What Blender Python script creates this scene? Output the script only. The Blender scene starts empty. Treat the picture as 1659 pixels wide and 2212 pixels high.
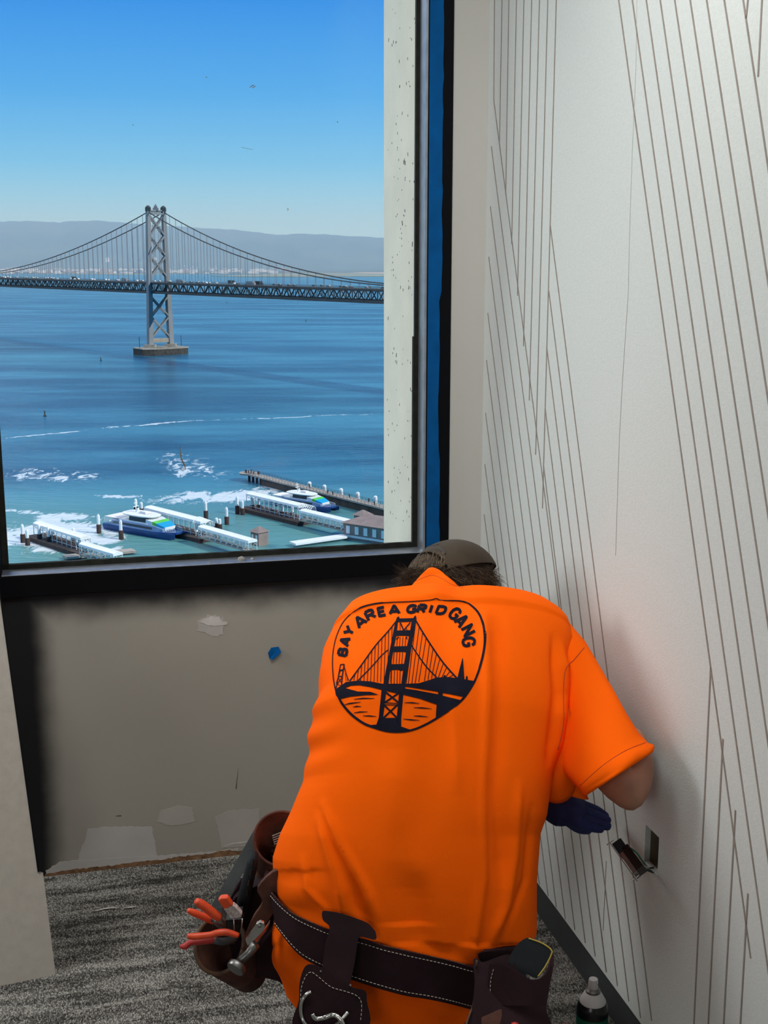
import bpy, bmesh, math, random
import numpy as np
from mathutils import Vector, Matrix, geometry
from mathutils.bvhtree import BVHTree
random.seed(7)
scene = bpy.context.scene
COL = scene.collection
# ------------------------------------------------------------------ camera
F = 2640.0; CX = 829.5; CY = 1106.0; CAMZ = 1.6
PITCH = math.radians(11.62)
cp, sp = math.cos(PITCH), math.sin(PITCH)
cam_d = bpy.data.cameras.new('camera'); cam = bpy.data.objects.new('camera', cam_d); COL.objects.link(cam)
cam.location = (0, 0, CAMZ); cam.rotation_euler = (math.pi/2-PITCH, 0, 0)
cam_d.sensor_fit = 'HORIZONTAL'; cam_d.sensor_width = 36.0; cam_d.lens = 36.0*F/1659.0
cam_d.clip_start = 0.05; cam_d.clip_end = 60000
scene.camera = cam
scene.view_settings.view_transform = 'Standard'; scene.view_settings.look = 'None'
scene.view_settings.exposure = 0.0; scene.view_settings.gamma = 1.0
scene.view_settings.use_curve_mapping = False
scene.cycles.max_bounces = 7; scene.cycles.transparent_max_bounces = 16
scene.cycles.diffuse_bounces = 4; scene.cycles.glossy_bounces = 3; scene.cycles.volume_bounces = 0
scene.cycles.caustics_reflective = False; scene.cycles.caustics_refractive = False
scene.cycles.sample_clamp_indirect = 4.0
scene.cycles.use_denoising = True
# ------------------------------------------------------------------ world
world = bpy.data.worlds.new('sky'); scene.world = world; world.use_nodes = True
nt = world.node_tree; nt.nodes.clear()
def N(nt, t, **kw):
    n = nt.nodes.new(t)
    for k, v in kw.items(): setattr(n, k, v)
    return n
tc = N(nt, 'ShaderNodeTexCoord'); sx = N(nt, 'ShaderNodeSeparateXYZ'); rp = N(nt, 'ShaderNodeValToRGB')
nt.links.new(tc.outputs['Generated'], sx.inputs[0]); nt.links.new(sx.outputs['Z'], rp.inputs[0])
els = rp.color_ramp.elements
stops = [(0.0, (.50,.84,.98)), (0.03, (.40,.76,.96)), (0.075, (.19,.56,.93)), (0.125, (.09,.415,.90)), (0.2, (.040,.285,.83)), (0.45, (.03,.2,.62)), (1.0, (.03,.16,.5))]
els[0].position = stops[0][0]; els[0].color = stops[0][1]+(1,)
els[1].position = stops[-1][0]; els[1].color = stops[-1][1]+(1,)
for p, c in stops[1:-1]:
    e = els.new(p); e.color = c+(1,)
# glow added to the unseen sky, high left, to light the room and fin
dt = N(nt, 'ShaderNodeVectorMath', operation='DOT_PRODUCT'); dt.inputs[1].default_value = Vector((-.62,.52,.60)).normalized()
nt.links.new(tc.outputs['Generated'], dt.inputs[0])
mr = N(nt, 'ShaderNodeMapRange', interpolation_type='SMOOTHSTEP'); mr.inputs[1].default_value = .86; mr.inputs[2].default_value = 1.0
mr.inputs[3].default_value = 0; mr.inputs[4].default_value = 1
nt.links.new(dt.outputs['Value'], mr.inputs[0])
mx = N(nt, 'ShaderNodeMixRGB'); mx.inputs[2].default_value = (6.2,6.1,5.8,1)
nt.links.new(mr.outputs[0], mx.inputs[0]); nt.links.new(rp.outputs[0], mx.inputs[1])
bg = N(nt, 'ShaderNodeBackground'); bg.inputs[1].default_value = 1.0
wo = N(nt, 'ShaderNodeOutputWorld')
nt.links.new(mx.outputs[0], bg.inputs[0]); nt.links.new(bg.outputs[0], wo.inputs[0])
# ------------------------------------------------------------------ sun and added fill lights
def light(name, kind, loc, target, energy, color, sx_=1, sy_=1):
    d = bpy.data.lights.new(name, kind); d.energy = energy; d.color = color
    if kind == 'AREA': d.shape = 'RECTANGLE'; d.size = sx_; d.size_y = sy_
    o = bpy.data.objects.new(name, d); COL.objects.link(o); o.location = loc
    dv = (Vector(target)-Vector(loc)); o.rotation_euler = dv.to_track_quat('-Z', 'Y').to_euler()
    return o
sun = light('sun', 'SUN', (400, -200, 400), (-100, 0, 0), 3.6, (1, .95, .86)); sun.data.angle = .01
SUNV = Vector((.80, -.36, .62))
sun.rotation_euler = (-SUNV).to_track_quat('-Z', 'Y').to_euler()
light('added_side_fill', 'AREA', (-1.9, 2.56, 1.6), (0.4, 2.9, 0.4), 24, (.99, .99, 1.0), .7, .8)  # fill added inside the room at left; the wall there has no opening
light('added_overhead_fill', 'AREA', (-.1, 1.85, 2.7), (-.1, 1.86, 0), 22, (1, .99, .96), 1.2, .6)  # unseen overhead area light, added to brighten the back and wall
light('added_back_fill', 'AREA', (-1.3, -1.6, 1.9), (0, 2, 0.5), 16, (1, .99, .96), 1.1, 1.1)  # unseen area light added behind the camera to lift the lower back

# ------------------------------------------------------------------ pixel helpers (rays of the camera)
def ray(u, v):
    a = (u-CX)/F; b = (v-CY)/F
    return Vector((a, cp-sp*b, -sp-cp*b))
def onz(u, v, z): d = ray(u, v); t = (z-CAMZ)/d.z; return Vector((0,0,CAMZ))+d*t
def onY(u, v, Y): d = ray(u, v); t = Y/d.y; return Vector((0,0,CAMZ))+d*t
def proj(P):
    P = Vector(P)-Vector((0,0,CAMZ)); z = P.y*cp-P.z*sp
    return CX+F*P.x/z, CY-F*(P.y*sp+P.z*cp)/z
E1 = Vector((-.9716,-.2367,0)); E2 = Vector((.2367,-.9716,0))      # along window wall (to the left), along right wall (to the camera)
CORNER = Vector((.263,3.265,0))
def onright(u, v, off=0.0):
    d = ray(u, v); n = Vector((.9716,.2367,0)); c = n.dot(CORNER)-off
    t = c/n.dot(d); return Vector((0,0,CAMZ))+d*t
def onwin(u, v, off=0.0):
    d = ray(u, v); n = E2; c = n.dot(CORNER)+off
    t = c/n.dot(d); return Vector((0,0,CAMZ))+d*t
def sz(P):      # window wall coordinates
    return (Vector(P)-CORNER).dot(E1), P[2]
def W(s, z, off=0.0): return CORNER+E1*s+E2*off+Vector((0,0,z))
def RW(r, z, off=0.0): return CORNER+E2*r+E1*off+Vector((0,0,z))
def rz(P): return (Vector(P)-CORNER).dot(E2), P[2]

# ------------------------------------------------------------------ mesh builder
class MB:
    def __init__(s): s.v = []; s.f = []
    def add(s, vs, fs):
        o = len(s.v); s.v += [tuple(x) for x in vs]; s.f += [tuple(i+o for i in f) for f in fs]; return s
    def box(s, c, size, rot=None, taper=1.0):
        c = Vector(c); hx, hy, hz = [q/2 for q in size]; vs = []
        for z in (-1, 1):
            k = taper if z > 0 else 1.0
            for x, y in ((-1,-1),(1,-1),(1,1),(-1,1)):
                p = Vector((x*hx*k, y*hy*k, z*hz))
                if rot is not None: p = rot @ p
                vs.append(c+p)
        return s.add(vs, [(3,2,1,0),(4,5,6,7),(0,1,5,4),(1,2,6,5),(2,3,7,6),(3,0,4,7)])
    def beam(s, p, q, w, h=None, up=(0,0,1)):
        p = Vector(p); q = Vector(q); h = h or w; d = (q-p).normalized(); up = Vector(up)
        if abs(d.dot(up)) > .99: up = Vector((1,0,0))
        a = d.cross(up).normalized()*(w/2); b = a.cross(d).normalized()*(h/2)
        vs = [p-a-b,p+a-b,p+a+b,p-a+b,q-a-b,q+a-b,q+a+b,q-a+b]
        return s.add(vs, [(3,2,1,0),(4,5,6,7),(0,1,5,4),(1,2,6,5),(2,3,7,6),(3,0,4,7)])
    def tube(s, pts, r, n=8, cap=True):
        pts = [Vector(p) for p in pts]; rr = r if isinstance(r, (list, tuple)) else [r]*len(pts)
        o = len(s.v); prev = None
        for i, p in enumerate(pts):
            d = (pts[min(i+1,len(pts)-1)]-pts[max(i-1,0)]).normalized()
            if prev is None:
                up = Vector((0,0,1)) if abs(d.z) < .9 else Vector((1,0,0)); a = d.cross(up).normalized()
            else: a = (prev-d*prev.dot(d)).normalized()
            prev = a; b = d.cross(a)
            for k in range(n):
                t = 2*math.pi*k/n; s.v.append(tuple(p+(a*math.cos(t)+b*math.sin(t))*rr[i]))
        for i in range(len(pts)-1):
            for k in range(n):
                k2 = (k+1) % n; s.f.append((o+i*n+k, o+i*n+k2, o+(i+1)*n+k2, o+(i+1)*n+k))
        if cap: s.f.append(tuple(o+k for k in reversed(range(n)))); s.f.append(tuple(o+(len(pts)-1)*n+k for k in range(n)))
        return s
    def lathe(s, c, prof, n=32, axis=(0,0,1), sq=1.0):
        c = Vector(c); ax = Vector(axis).normalized(); up = Vector((0,1,0)) if abs(ax.y) < .9 else Vector((1,0,0))
        a = ax.cross(up).normalized(); b = ax.cross(a); o = len(s.v)
        for r, h in prof:
            for k in range(n):
                t = 2*math.pi*k/n; s.v.append(tuple(c+ax*h+(a*math.cos(t)+b*math.sin(t)*sq)*r))
        for i in range(len(prof)-1):
            for k in range(n):
                k2 = (k+1) % n; s.f.append((o+i*n+k, o+i*n+k2, o+(i+1)*n+k2, o+(i+1)*n+k))
        s.f.append(tuple(o+k for k in reversed(range(n)))); s.f.append(tuple(o+(len(prof)-1)*n+k for k in range(n)))
        return s
    def rings(s, rings, close0=True, close1=True):
        o = len(s.v); n = len(rings[0])
        for r in rings: s.v += [tuple(p) for p in r]
        for i in range(len(rings)-1):
            for k in range(n):
                k2 = (k+1) % n; s.f.append((o+i*n+k, o+i*n+k2, o+(i+1)*n+k2, o+(i+1)*n+k))
        if close0: s.f.append(tuple(o+k for k in reversed(range(n))))
        if close1: s.f.append(tuple(o+(len(rings)-1)*n+k for k in range(n)))
        return s
    def slab(s, pts, off):      # polygon (list of points) extruded by vector off
        pts = [Vector(p) for p in pts]; off = Vector(off); n = len(pts)
        tri = geometry.tessellate_polygon([pts]); o = len(s.v)
        s.v += [tuple(p) for p in pts]+[tuple(p+off) for p in pts]
        for t in tri: s.f.append(tuple(o+i for i in t)); s.f.append(tuple(o+n+i for i in reversed(t)))
        for i in range(n):
            j = (i+1) % n; s.f.append((o+i, o+j, o+n+j, o+n+i))
        return s
    def build(s, name, mat=None, parent=None, smooth=False, bevel=0, mats=None):
        me = bpy.data.meshes.new(name); me.from_pydata(s.v, [], s.f); me.update()
        bm = bmesh.new(); bm.from_mesh(me); bmesh.ops.recalc_face_normals(bm, faces=bm.faces); bm.to_mesh(me); bm.free()
        o = bpy.data.objects.new(name, me); COL.objects.link(o)
        if mat: me.materials.append(mat)
        if smooth:
            for p in me.polygons: p.use_smooth = True
            if smooth != 'full':
                me.set_sharp_from_angle(angle=math.radians(40))
        if bevel:
            m = o.modifiers.new('bevel', 'BEVEL'); m.width = bevel; m.segments = 2; m.limit_method = 'ANGLE'
        if parent: setp(o, parent)
        return o
def setp(o, parent):
    o.parent = parent; o.matrix_parent_inverse = WM(parent).inverted()
def WM(o):
    m = Matrix.LocRotScale(o.location, o.rotation_euler, o.scale)
    return WM(o.parent) @ o.matrix_parent_inverse @ m if o.parent else m
def tag(o, label=None, cat=None, group=None, kind=None):
    if label: o['label'] = label
    if cat: o['category'] = cat
    if group: o['group'] = group
    if kind: o['kind'] = kind
    return o
def empty(name, loc, label, cat, group=None):
    o = bpy.data.objects.new(name, None); COL.objects.link(o); o.location = loc; o.empty_display_size = .1
    return tag(o, label, cat, group)
def kids(o): return [c for c in bpy.data.objects if c.parent == o]
def copy_tree(o, parent=None):
    ch = kids(o); c = o.copy(); COL.objects.link(c)
    if parent: c.parent = parent
    for k in ch: copy_tree(k, c)
    return c
# ------------------------------------------------------------------ materials
def mat(name, col, rough=.7, metal=0, noise=None, bump=None, spec=.5, trans=0, sheen=0):
    """noise=(scale, amount, detail)  bump=(scale, strength)"""
    m = bpy.data.materials.new(name); m.use_nodes = True; t = m.node_tree
    b = t.nodes['Principled BSDF']; b.inputs['Base Color'].default_value = (*col, 1)
    b.inputs['Roughness'].default_value = rough; b.inputs['Metallic'].default_value = metal
    b.inputs['Specular IOR Level'].default_value = spec
    if sheen: b.inputs['Sheen Weight'].default_value = sheen
    tcn = N(t, 'ShaderNodeTexCoord')
    if noise:
        nz = N(t, 'ShaderNodeTexNoise'); nz.inputs['Scale'].default_value = noise[0]; nz.inputs['Detail'].default_value = noise[2] if len(noise) > 2 else 4
        t.links.new(tcn.outputs['Object'], nz.inputs['Vector'])
        r = N(t, 'ShaderNodeMapRange'); r.inputs[1].default_value = .3; r.inputs[2].default_value = .7
        r.inputs[3].default_value = 1-noise[1]; r.inputs[4].default_value = 1+noise[1]
        t.links.new(nz.outputs['Fac'], r.inputs[0])
        mm = N(t, 'ShaderNodeVectorMath', operation='SCALE'); mm.inputs[0].default_value = col
        t.links.new(r.outputs[0], mm.inputs['Scale']); t.links.new(mm.outputs[0], b.inputs['Base Color'])
    if bump:
        nz = N(t, 'ShaderNodeTexNoise'); nz.inputs['Scale'].default_value = bump[0]; nz.inputs['Detail'].default_value = 5
        t.links.new(tcn.outputs['Object'], nz.inputs['Vector'])
        bp = N(t, 'ShaderNodeBump'); bp.inputs['Strength'].default_value = bump[1]; bp.inputs['Distance'].default_value = .002
        t.links.new(nz.outputs['Fac'], bp.inputs['Height']); t.links.new(bp.outputs[0], b.inputs['Normal'])
    return m
M = {}
M['concrete'] = mat('concrete', (.84,.75,.61), .9, noise=(6,.06), bump=(60,.4))
M['black_frame'] = mat('black_frame', (.004,.0045,.006), .6, spec=.08)
M['aluminium'] = mat('aluminium', (.32,.35,.40), .35, metal=.7, noise=(30,.15))
M['gasket'] = mat('gasket', (.02,.022,.018), .7, noise=(40,.3), spec=.15)
M['blue_tape'] = mat('blue_tape', (.002,.085,.28), .9, spec=.1, noise=(25,.12))
M['ceiling'] = mat('ceiling', (.75,.75,.73), .9, noise=(8,.04))
M['wall_paint'] = mat('wall_paint', (.50,.48,.43), .8, noise=(3,.03), bump=(35,.12))
M['wall_light'] = mat('wall_light', (.60,.59,.55), .8, noise=(3,.02))
M['spackle'] = mat('spackle', (.62,.61,.58), .8, noise=(20,.1))
M['spackle_dull'] = mat('spackle_dull', (.50,.49,.465), .6, noise=(12,.08))
M['glue'] = mat('glue', (.22,.12,.06), .9, noise=(60,.5))
M['base_rubber'] = mat('base_rubber', (.030,.036,.036), .6, noise=(10,.15))
M['felt'] = mat('felt', (.575,.605,.585), .95, noise=(130,.035,6), bump=(260,.25))
M['groove'] = mat('groove', (.25,.215,.185), .9, noise=(30,.12))
M['board'] = mat('board', (.40,.375,.33), .9, noise=(45,.06,6), bump=(90,.3))
M['board_core'] = mat('board_core', (.55,.53,.48), .9)
M['shirt'] = mat('shirt', (1.0,.126,.001), .9, noise=(6,.03), bump=(700,.25), spec=.08)
M['ink'] = mat('ink', (.010,.010,.020), .9, noise=(30,.2), spec=.08)
M['skin'] = mat('skin', (.42,.20,.13), .55, noise=(25,.12), bump=(120,.2))
M['hair'] = mat('hair', (.050,.034,.024), .8, noise=(60,.4), spec=.12)
M['hair_light'] = mat('hair_light', (.19,.145,.095), .8, noise=(60,.4), spec=.15)
M['cap'] = mat('cap', (.046,.032,.019), .95, noise=(14,.25), bump=(500,.3))
M['cap_edge'] = mat('cap_edge', (.03,.025,.025), .7)
M['glove'] = mat('glove', (.012,.022,.115), .75, noise=(40,.2), bump=(300,.5))
M['denim'] = mat('denim', (.015,.025,.055), .9, noise=(60,.3))
M['boot'] = mat('boot', (.06,.035,.02), .7, noise=(30,.3))
M['leather'] = mat('leather', (.020,.008,.011), .75, noise=(12,.3), bump=(90,.25), spec=.15)
M['leather_edge'] = mat('leather_edge', (.11,.06,.035), .8, noise=(50,.3))
M['suede'] = mat('suede', (.085,.030,.018), .85, noise=(35,.35), bump=(150,.4))
M['thread'] = mat('thread', (.55,.50,.42), .8)
M['steel'] = mat('steel', (.62,.62,.60), .25, metal=1, noise=(40,.1))
M['dark_steel'] = mat('dark_steel', (.22,.22,.21), .4, metal=1, noise=(40,.2))
M['orange_grip'] = mat('orange_grip', (.72,.075,.02), .4, noise=(40,.15))
M['red_grip'] = mat('red_grip', (.45,.03,.025), .4, noise=(40,.15))
M['black_plastic'] = mat('black_plastic', (.010,.013,.016), .6, noise=(30,.2), spec=.2)
M['grey_bar'] = mat('grey_bar', (.055,.065,.070), .5, noise=(30,.12))
M['white_label'] = mat('white_label', (.50,.42,.40), .6, noise=(200,.4))
M['yellow'] = mat('yellow', (.45,.33,.05), .6)
M['can_green'] = mat('can_green', (.004,.10,.055), .3, noise=(14,.2))
M['can_black'] = mat('can_black', (.006,.008,.008), .25)
M['can_white'] = mat('can_white', (.62,.62,.62), .4)
M['wood'] = mat('wood', (.13,.10,.065), .85, noise=(40,.2))
M['box_dark'] = mat('box_dark', (.02,.018,.016), .9, spec=.1)
M['wire_green'] = mat('wire_green', (.01,.20,.10), .5)
M['wire_black'] = mat('wire_black', (.01,.01,.01), .5)
M['wire_white'] = mat('wire_white', (.6,.6,.55), .5)
M['shim'] = mat('shim', (.30,.28,.25), .9, noise=(80,.2))
M['paper'] = mat('paper', (.75,.73,.68), .8)
M['clay'] = mat('clay', (.30,.29,.27), .9, noise=(100,.3))
# ================================================================== THE BAY
ZS = -101.4
def sea_material():
    m = bpy.data.materials.new('bay_water'); m.use_nodes = True; t = m.node_tree; b = t.nodes['Principled BSDF']; L = t.links
    b.inputs['Roughness'].default_value = .25; b.inputs['IOR'].default_value = 1.33
    tcn = N(t, 'ShaderNodeTexCoord')
    mp = N(t, 'ShaderNodeMapping'); mp.inputs['Scale'].default_value = (.004, .014, 1); mp.inputs['Rotation'].default_value = (0,0,.12)
    L.new(tcn.outputs['Object'], mp.inputs[0])
    nz = N(t, 'ShaderNodeTexNoise'); nz.inputs['Scale'].default_value = 1.0; nz.inputs['Detail'].default_value = 9; nz.inputs['Roughness'].default_value = .62
    L.new(mp.outputs[0], nz.inputs['Vector'])
    cr = N(t, 'ShaderNodeValToRGB'); e = cr.color_ramp.elements
    e[0].position = .40; e[0].color = (.004,.075,.15,1); e[1].position = .64; e[1].color = (.045,.22,.32,1)
    L.new(nz.outputs['Fac'], cr.inputs[0])
    # shallower greenish water by the ferry docks
    sp_ = N(t, 'ShaderNodeSeparateXYZ'); L.new(tcn.outputs['Object'], sp_.inputs[0])
    gm = N(t, 'ShaderNodeMapRange', interpolation_type='SMOOTHSTEP'); gm.inputs[1].default_value = 600; gm.inputs[2].default_value = 450; gm.inputs[3].default_value = 0; gm.inputs[4].default_value = .8
    L.new(sp_.outputs['Y'], gm.inputs[0])
    mx = N(t, 'ShaderNodeMixRGB'); mx.inputs[2].default_value = (.13,.33,.29,1)
    L.new(gm.outputs[0], mx.inputs[0]); L.new(cr.outputs[0], mx.inputs[1])
    # foam
    fz = N(t, 'ShaderNodeTexNoise'); fz.inputs['Scale'].default_value = .16; fz.inputs['Detail'].default_value = 8; fz.inputs['Roughness'].default_value = .7; fz.inputs['Distortion'].default_value = 1.2
    fmp = N(t, 'ShaderNodeMapping'); fmp.inputs['Scale'].default_value = (1,.45,1); L.new(tcn.outputs['Object'], fmp.inputs[0]); L.new(fmp.outputs[0], fz.inputs['Vector'])
    wz = N(t, 'ShaderNodeTexNoise'); wz.inputs['Scale'].default_value = .035; wz.inputs['Detail'].default_value = 3
    L.new(tcn.outputs['Object'], wz.inputs['Vector'])
    wsub = N(t, 'ShaderNodeVectorMath', operation='SUBTRACT'); wsub.inputs[1].default_value = (.5,.5,.5); L.new(wz.outputs['Color'], wsub.inputs[0])
    wsc = N(t, 'ShaderNodeVectorMath', operation='SCALE'); wsc.inputs['Scale'].default_value = 26; L.new(wsub.outputs[0], wsc.inputs[0])
    wad = N(t, 'ShaderNodeVectorMath', operation='ADD'); L.new(tcn.outputs['Object'], wad.inputs[0]); L.new(wsc.outputs[0], wad.inputs[1])
    total = None
    blobs = [((0,1150),(235,1158),32,1.25),((40,1125),(190,1112),16,1.05),((150,1160),(250,1165),12,1.1),((420,1085),(600,1060),17,1.0),
             ((560,1052),(640,1058),9,1.0),((335,1090),(470,1060),13,.75),((20,1103),(100,1104),5,.8),((185,1070),(330,1075),6,.8),((30,1015),(180,1035),20,.55),
             ((20,945),(190,928),3.2,.9),((190,928),(470,905),2.6,.8),((470,908),(830,893),2.2,.85),((230,1200),(270,1180),4,.9),((360,980),(460,1040),16,.45)]
    for (p, q, w, a) in blobs:
        P = onz(*p, ZS); Q = onz(*q, ZS); c = (P+Q)/2; d = Q-P; ln = d.length/2*1.15; ang = math.atan2(d.y, d.x)
        v = N(t, 'ShaderNodeVectorMath', operation='SUBTRACT'); v.inputs[1].default_value = c; L.new(wad.outputs[0], v.inputs[0])
        ro = N(t, 'ShaderNodeVectorRotate', rotation_type='Z_AXIS'); ro.inputs['Angle'].default_value = -ang; L.new(v.outputs[0], ro.inputs[0])
        sc_ = N(t, 'ShaderNodeVectorMath', operation='MULTIPLY'); sc_.inputs[1].default_value = (1/ln, 1/w, 0); L.new(ro.outputs[0], sc_.inputs[0])
        le = N(t, 'ShaderNodeVectorMath', operation='LENGTH'); L.new(sc_.outputs[0], le.inputs[0])
        g = N(t, 'ShaderNodeMapRange', interpolation_type='SMOOTHSTEP'); g.inputs[1].default_value = 1.35; g.inputs[2].default_value = .1; g.inputs[3].default_value = 0; g.inputs[4].default_value = a
        L.new(le.outputs['Value'], g.inputs[0])
        if total is None: total = g.outputs[0]
        else:
            ad = N(t, 'ShaderNodeMath', operation='MAXIMUM'); L.new(total, ad.inputs[0]); L.new(g.outputs[0], ad.inputs[1]); total = ad.outputs[0]
    th = N(t, 'ShaderNodeMapRange'); th.inputs[1].default_value = 0; th.inputs[2].default_value = 1.2; th.inputs[3].default_value = -.60; th.inputs[4].default_value = -.24
    L.new(total, th.inputs[0])
    ad = N(t, 'ShaderNodeMath', operation='ADD'); L.new(fz.outputs['Fac'], ad.inputs[0]); L.new(th.outputs[0], ad.inputs[1])
    fm = N(t, 'ShaderNodeMapRange', interpolation_type='SMOOTHSTEP'); fm.inputs[1].default_value = 0.0; fm.inputs[2].default_value = .13; L.new(ad.outputs[0], fm.inputs[0])
    gate = N(t, 'ShaderNodeMapRange'); gate.inputs[1].default_value = .0; gate.inputs[2].default_value = .2; L.new(total, gate.inputs[0])
    ml = N(t, 'ShaderNodeMath', operation='MULTIPLY'); L.new(fm.outputs[0], ml.inputs[0]); L.new(gate.outputs[0], ml.inputs[1])
    m2 = N(t, 'ShaderNodeMixRGB'); m2.inputs[2].default_value = (.72,.78,.78,1); L.new(ml.outputs[0], m2.inputs[0]); L.new(mx.outputs[0], m2.inputs[1])
    L.new(m2.outputs[0], b.inputs['Base Color'])
    # ripples
    rn = N(t, 'ShaderNodeTexNoise'); rn.inputs['Scale'].default_value = 1; rn.inputs['Detail'].default_value = 6
    rm = N(t, 'ShaderNodeMapping'); rm.inputs['Scale'].default_value = (.12,.34,1); rm.inputs['Rotation'].default_value = (0,0,.3)
    L.new(tcn.outputs['Object'], rm.inputs[0]); L.new(rm.outputs[0], rn.inputs['Vector'])
    bp = N(t, 'ShaderNodeBump'); bp.inputs['Strength'].default_value = .75; bp.inputs['Distance'].default_value = 1.2
    L.new(rn.outputs['Fac'], bp.inputs['Height']); L.new(bp.outputs[0], b.inputs['Normal'])
    return m
tag(MB().add([(-16000,60,ZS),(16000,60,ZS),(16000,30000,ZS),(-16000,30000,ZS)], [(0,1,2,3)]).build('bay_water', sea_material()), kind='structure')

M['hill'] = mat('hill', (.085,.10,.075), 1, noise=(.0012,.3,8))
M['shore'] = mat('shore', (.20,.22,.13), 1, noise=(.004,.4,8))
M['sand'] = mat('sand', (.42,.37,.27), 1, noise=(.006,.2,6))
M['pale_wall'] = mat('pale_wall', (.88,.85,.80), .9, noise=(.01,.2))
M['grey_wall'] = mat('grey_wall', (.25,.26,.28), .9, noise=(.01,.2))
M['tan_wall'] = mat('tan_wall', (.50,.38,.30), .9, noise=(.01,.2))
M['rust_box'] = mat('rust_box', (.50,.14,.12), .8, noise=(.05,.4))
M['bridge_grey'] = mat('bridge_grey', (.24,.25,.25), .75, noise=(.05,.12))
M['bridge_dark'] = mat('bridge_dark', (.050,.060,.058), .8, noise=(.05,.2))
M['road'] = mat('road', (.09,.09,.09), .9)
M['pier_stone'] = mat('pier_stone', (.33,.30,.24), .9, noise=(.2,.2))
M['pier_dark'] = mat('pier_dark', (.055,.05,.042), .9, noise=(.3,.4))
M['white_paint'] = mat('white_paint', (.80,.82,.80), .5, noise=(.5,.04))
M['ferry_blue'] = mat('ferry_blue', (.012,.065,.22), .35, noise=(.2,.15))
M['ferry_lilac'] = mat('ferry_lilac', (.30,.38,.58), .4, noise=(.4,.15))
M['ferry_green'] = mat('ferry_green', (.12,.62,.06), .4)
M['ferry_cyan'] = mat('ferry_cyan', (.015,.36,.62), .4)
M['ferry_glass'] = mat('ferry_glass', (.02,.035,.05), .15)
M['pile_dark'] = mat('pile_dark', (.055,.035,.030), .9, noise=(1,.4))
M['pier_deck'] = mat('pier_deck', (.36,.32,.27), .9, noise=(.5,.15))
M['roof_brown'] = mat('roof_brown', (.26,.20,.175), .9, noise=(.4,.15))
M['red_fleck'] = mat('red_fleck', (.35,.06,.05), .8)
# ---- far hills and flat shore behind the bay
sky_px = [(-400,482),(0,479),(60,477),(100,479),(130,481),(150,477),(220,477),(270,481),(330,487),(400,490),(450,494),(500,496),(540,500),(600,507),(650,505),(700,506),(745,509),(790,511),(830,514),(1100,520),(1500,524)]
def skyline(u): return float(np.interp(u, [p[0] for p in sky_px], [p[1] for p in sky_px]))
mb = MB(); us = list(range(-400, 1401, 12)); rows = [(9700,0,0),(10600,.012,0),(11600,.03,.1),(12400,.09,.35),(13100,.30,1),(13900,.62,1),(15000,1,.0),(16500,.6,0)]
rng = random.Random(3); vs = []
for (D, k, nn) in rows:
    for u in us:
        top = onY(u, skyline(u), 15000); h = (top.z-ZS)*k
        h += nn*(math.sin(u*.031+D*.002)*22+math.sin(u*.083+D*.01)*14+rng.uniform(-9,9)) + (rng.uniform(-5,5) if k == 1 else 0)
        vs.append((top.x/15000*D, D, ZS+max(h,.5 if D > 9700 else -1)))
fs = [(i*len(us)+j, i*len(us)+j+1, (i+1)*len(us)+j+1, (i+1)*len(us)+j) for i in range(len(rows)-1) for j in range(len(us)-1)]
tag(mb.add(vs, fs).build('far_hills', M['hill'], smooth='full'), kind='structure')
def land(name, px, z, m):
    pts = [onz(u, v, ZS) for u, v in px]
    for p in pts: p.z = ZS-.5
    return tag(MB().slab(pts, (0,0,z)).build(name, m), kind='structure')
land('low_green_spit', [(455,597),(540,594),(620,592),(700,589),(760,586.5),(900,586),(900,598.2),(760,598),(640,599),(520,598.5)], 4, M['shore'])
land('sand_flat', [(735,588),(770,584),(900,582.5),(900,594),(800,592.5)], 6, M['sand'])
land('port_quay', [(120,592.5),(270,594),(420,590),(600,585),(600,581),(420,583),(270,584),(120,585)], 3, M['shore'])
# ---- buildings of the far shore
BLD = []
rng = random.Random(11)
def far_building(u, D, w, dpt, h, m, label, group):
    p = onY(u, 590, D)
    for (x_, y_, w_, d_) in BLD:
        if abs(x_-p.x) < (w_+w)/2+1 and abs(y_-D) < (d_+dpt)/2+1: return
    BLD.append((p.x, D, w, dpt)); b = MB(); zb = ZS+2+max(0, (D-9700))*.004
    b.box((p.x, D, zb+h/2), (w, dpt, h)); b.box((p.x+w*.15, D, zb+h+h*.06), (w*.4, dpt*.5, h*.12))
    tag(b.build('far_building', m), label, 'building', group)
for i in range(300):
    u = rng.choice([rng.uniform(-10,325), rng.uniform(-10,325), rng.uniform(360,640)]); D = rng.uniform(9760, 12300)
    hh_ = rng.uniform(7,24); kk_ = rng.choice(['pale']*4+['grey','tan']); side_ = 'left of the bridge tower' if u < 325 else 'right of the bridge tower'; dp_ = 'at the waterline' if D < 10400 else 'further inland'
    far_building(u, D, rng.uniform(18,75), 30, hh_, M[kk_+'_wall'], f'tiny {kk_} {"tall" if hh_ > 16 else "low"} building on the far shore {side_}, {dp_}', f'{kk_} {"tall" if hh_ > 16 else "low"} far buildings {side_} {dp_}')
for u, w, h, k in sorted([(233,22,112,'pale_wall'),(256,28,95,'pale_wall'),(268,24,80,'grey_wall'),(290,30,100,'pale_wall'),(283,22,118,'grey_wall'),(278,26,90,'grey_wall'),(306,30,112,'grey_wall'),(172,20,60,'pale_wall'),(299,24,84,'pale_wall'),(247,34,76,'grey_wall'),(335,30,110,'pale_wall'),(314,26,90,'grey_wall'),(262,30,88,'grey_wall')], key=lambda q: -q[2]):
    far_building(u, 12500+(u%7)*60, w*1.3, 35, h, M[k], 'hazy high rise tower of the downtown cluster across the bay', 'downtown high rises across the bay')
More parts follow.
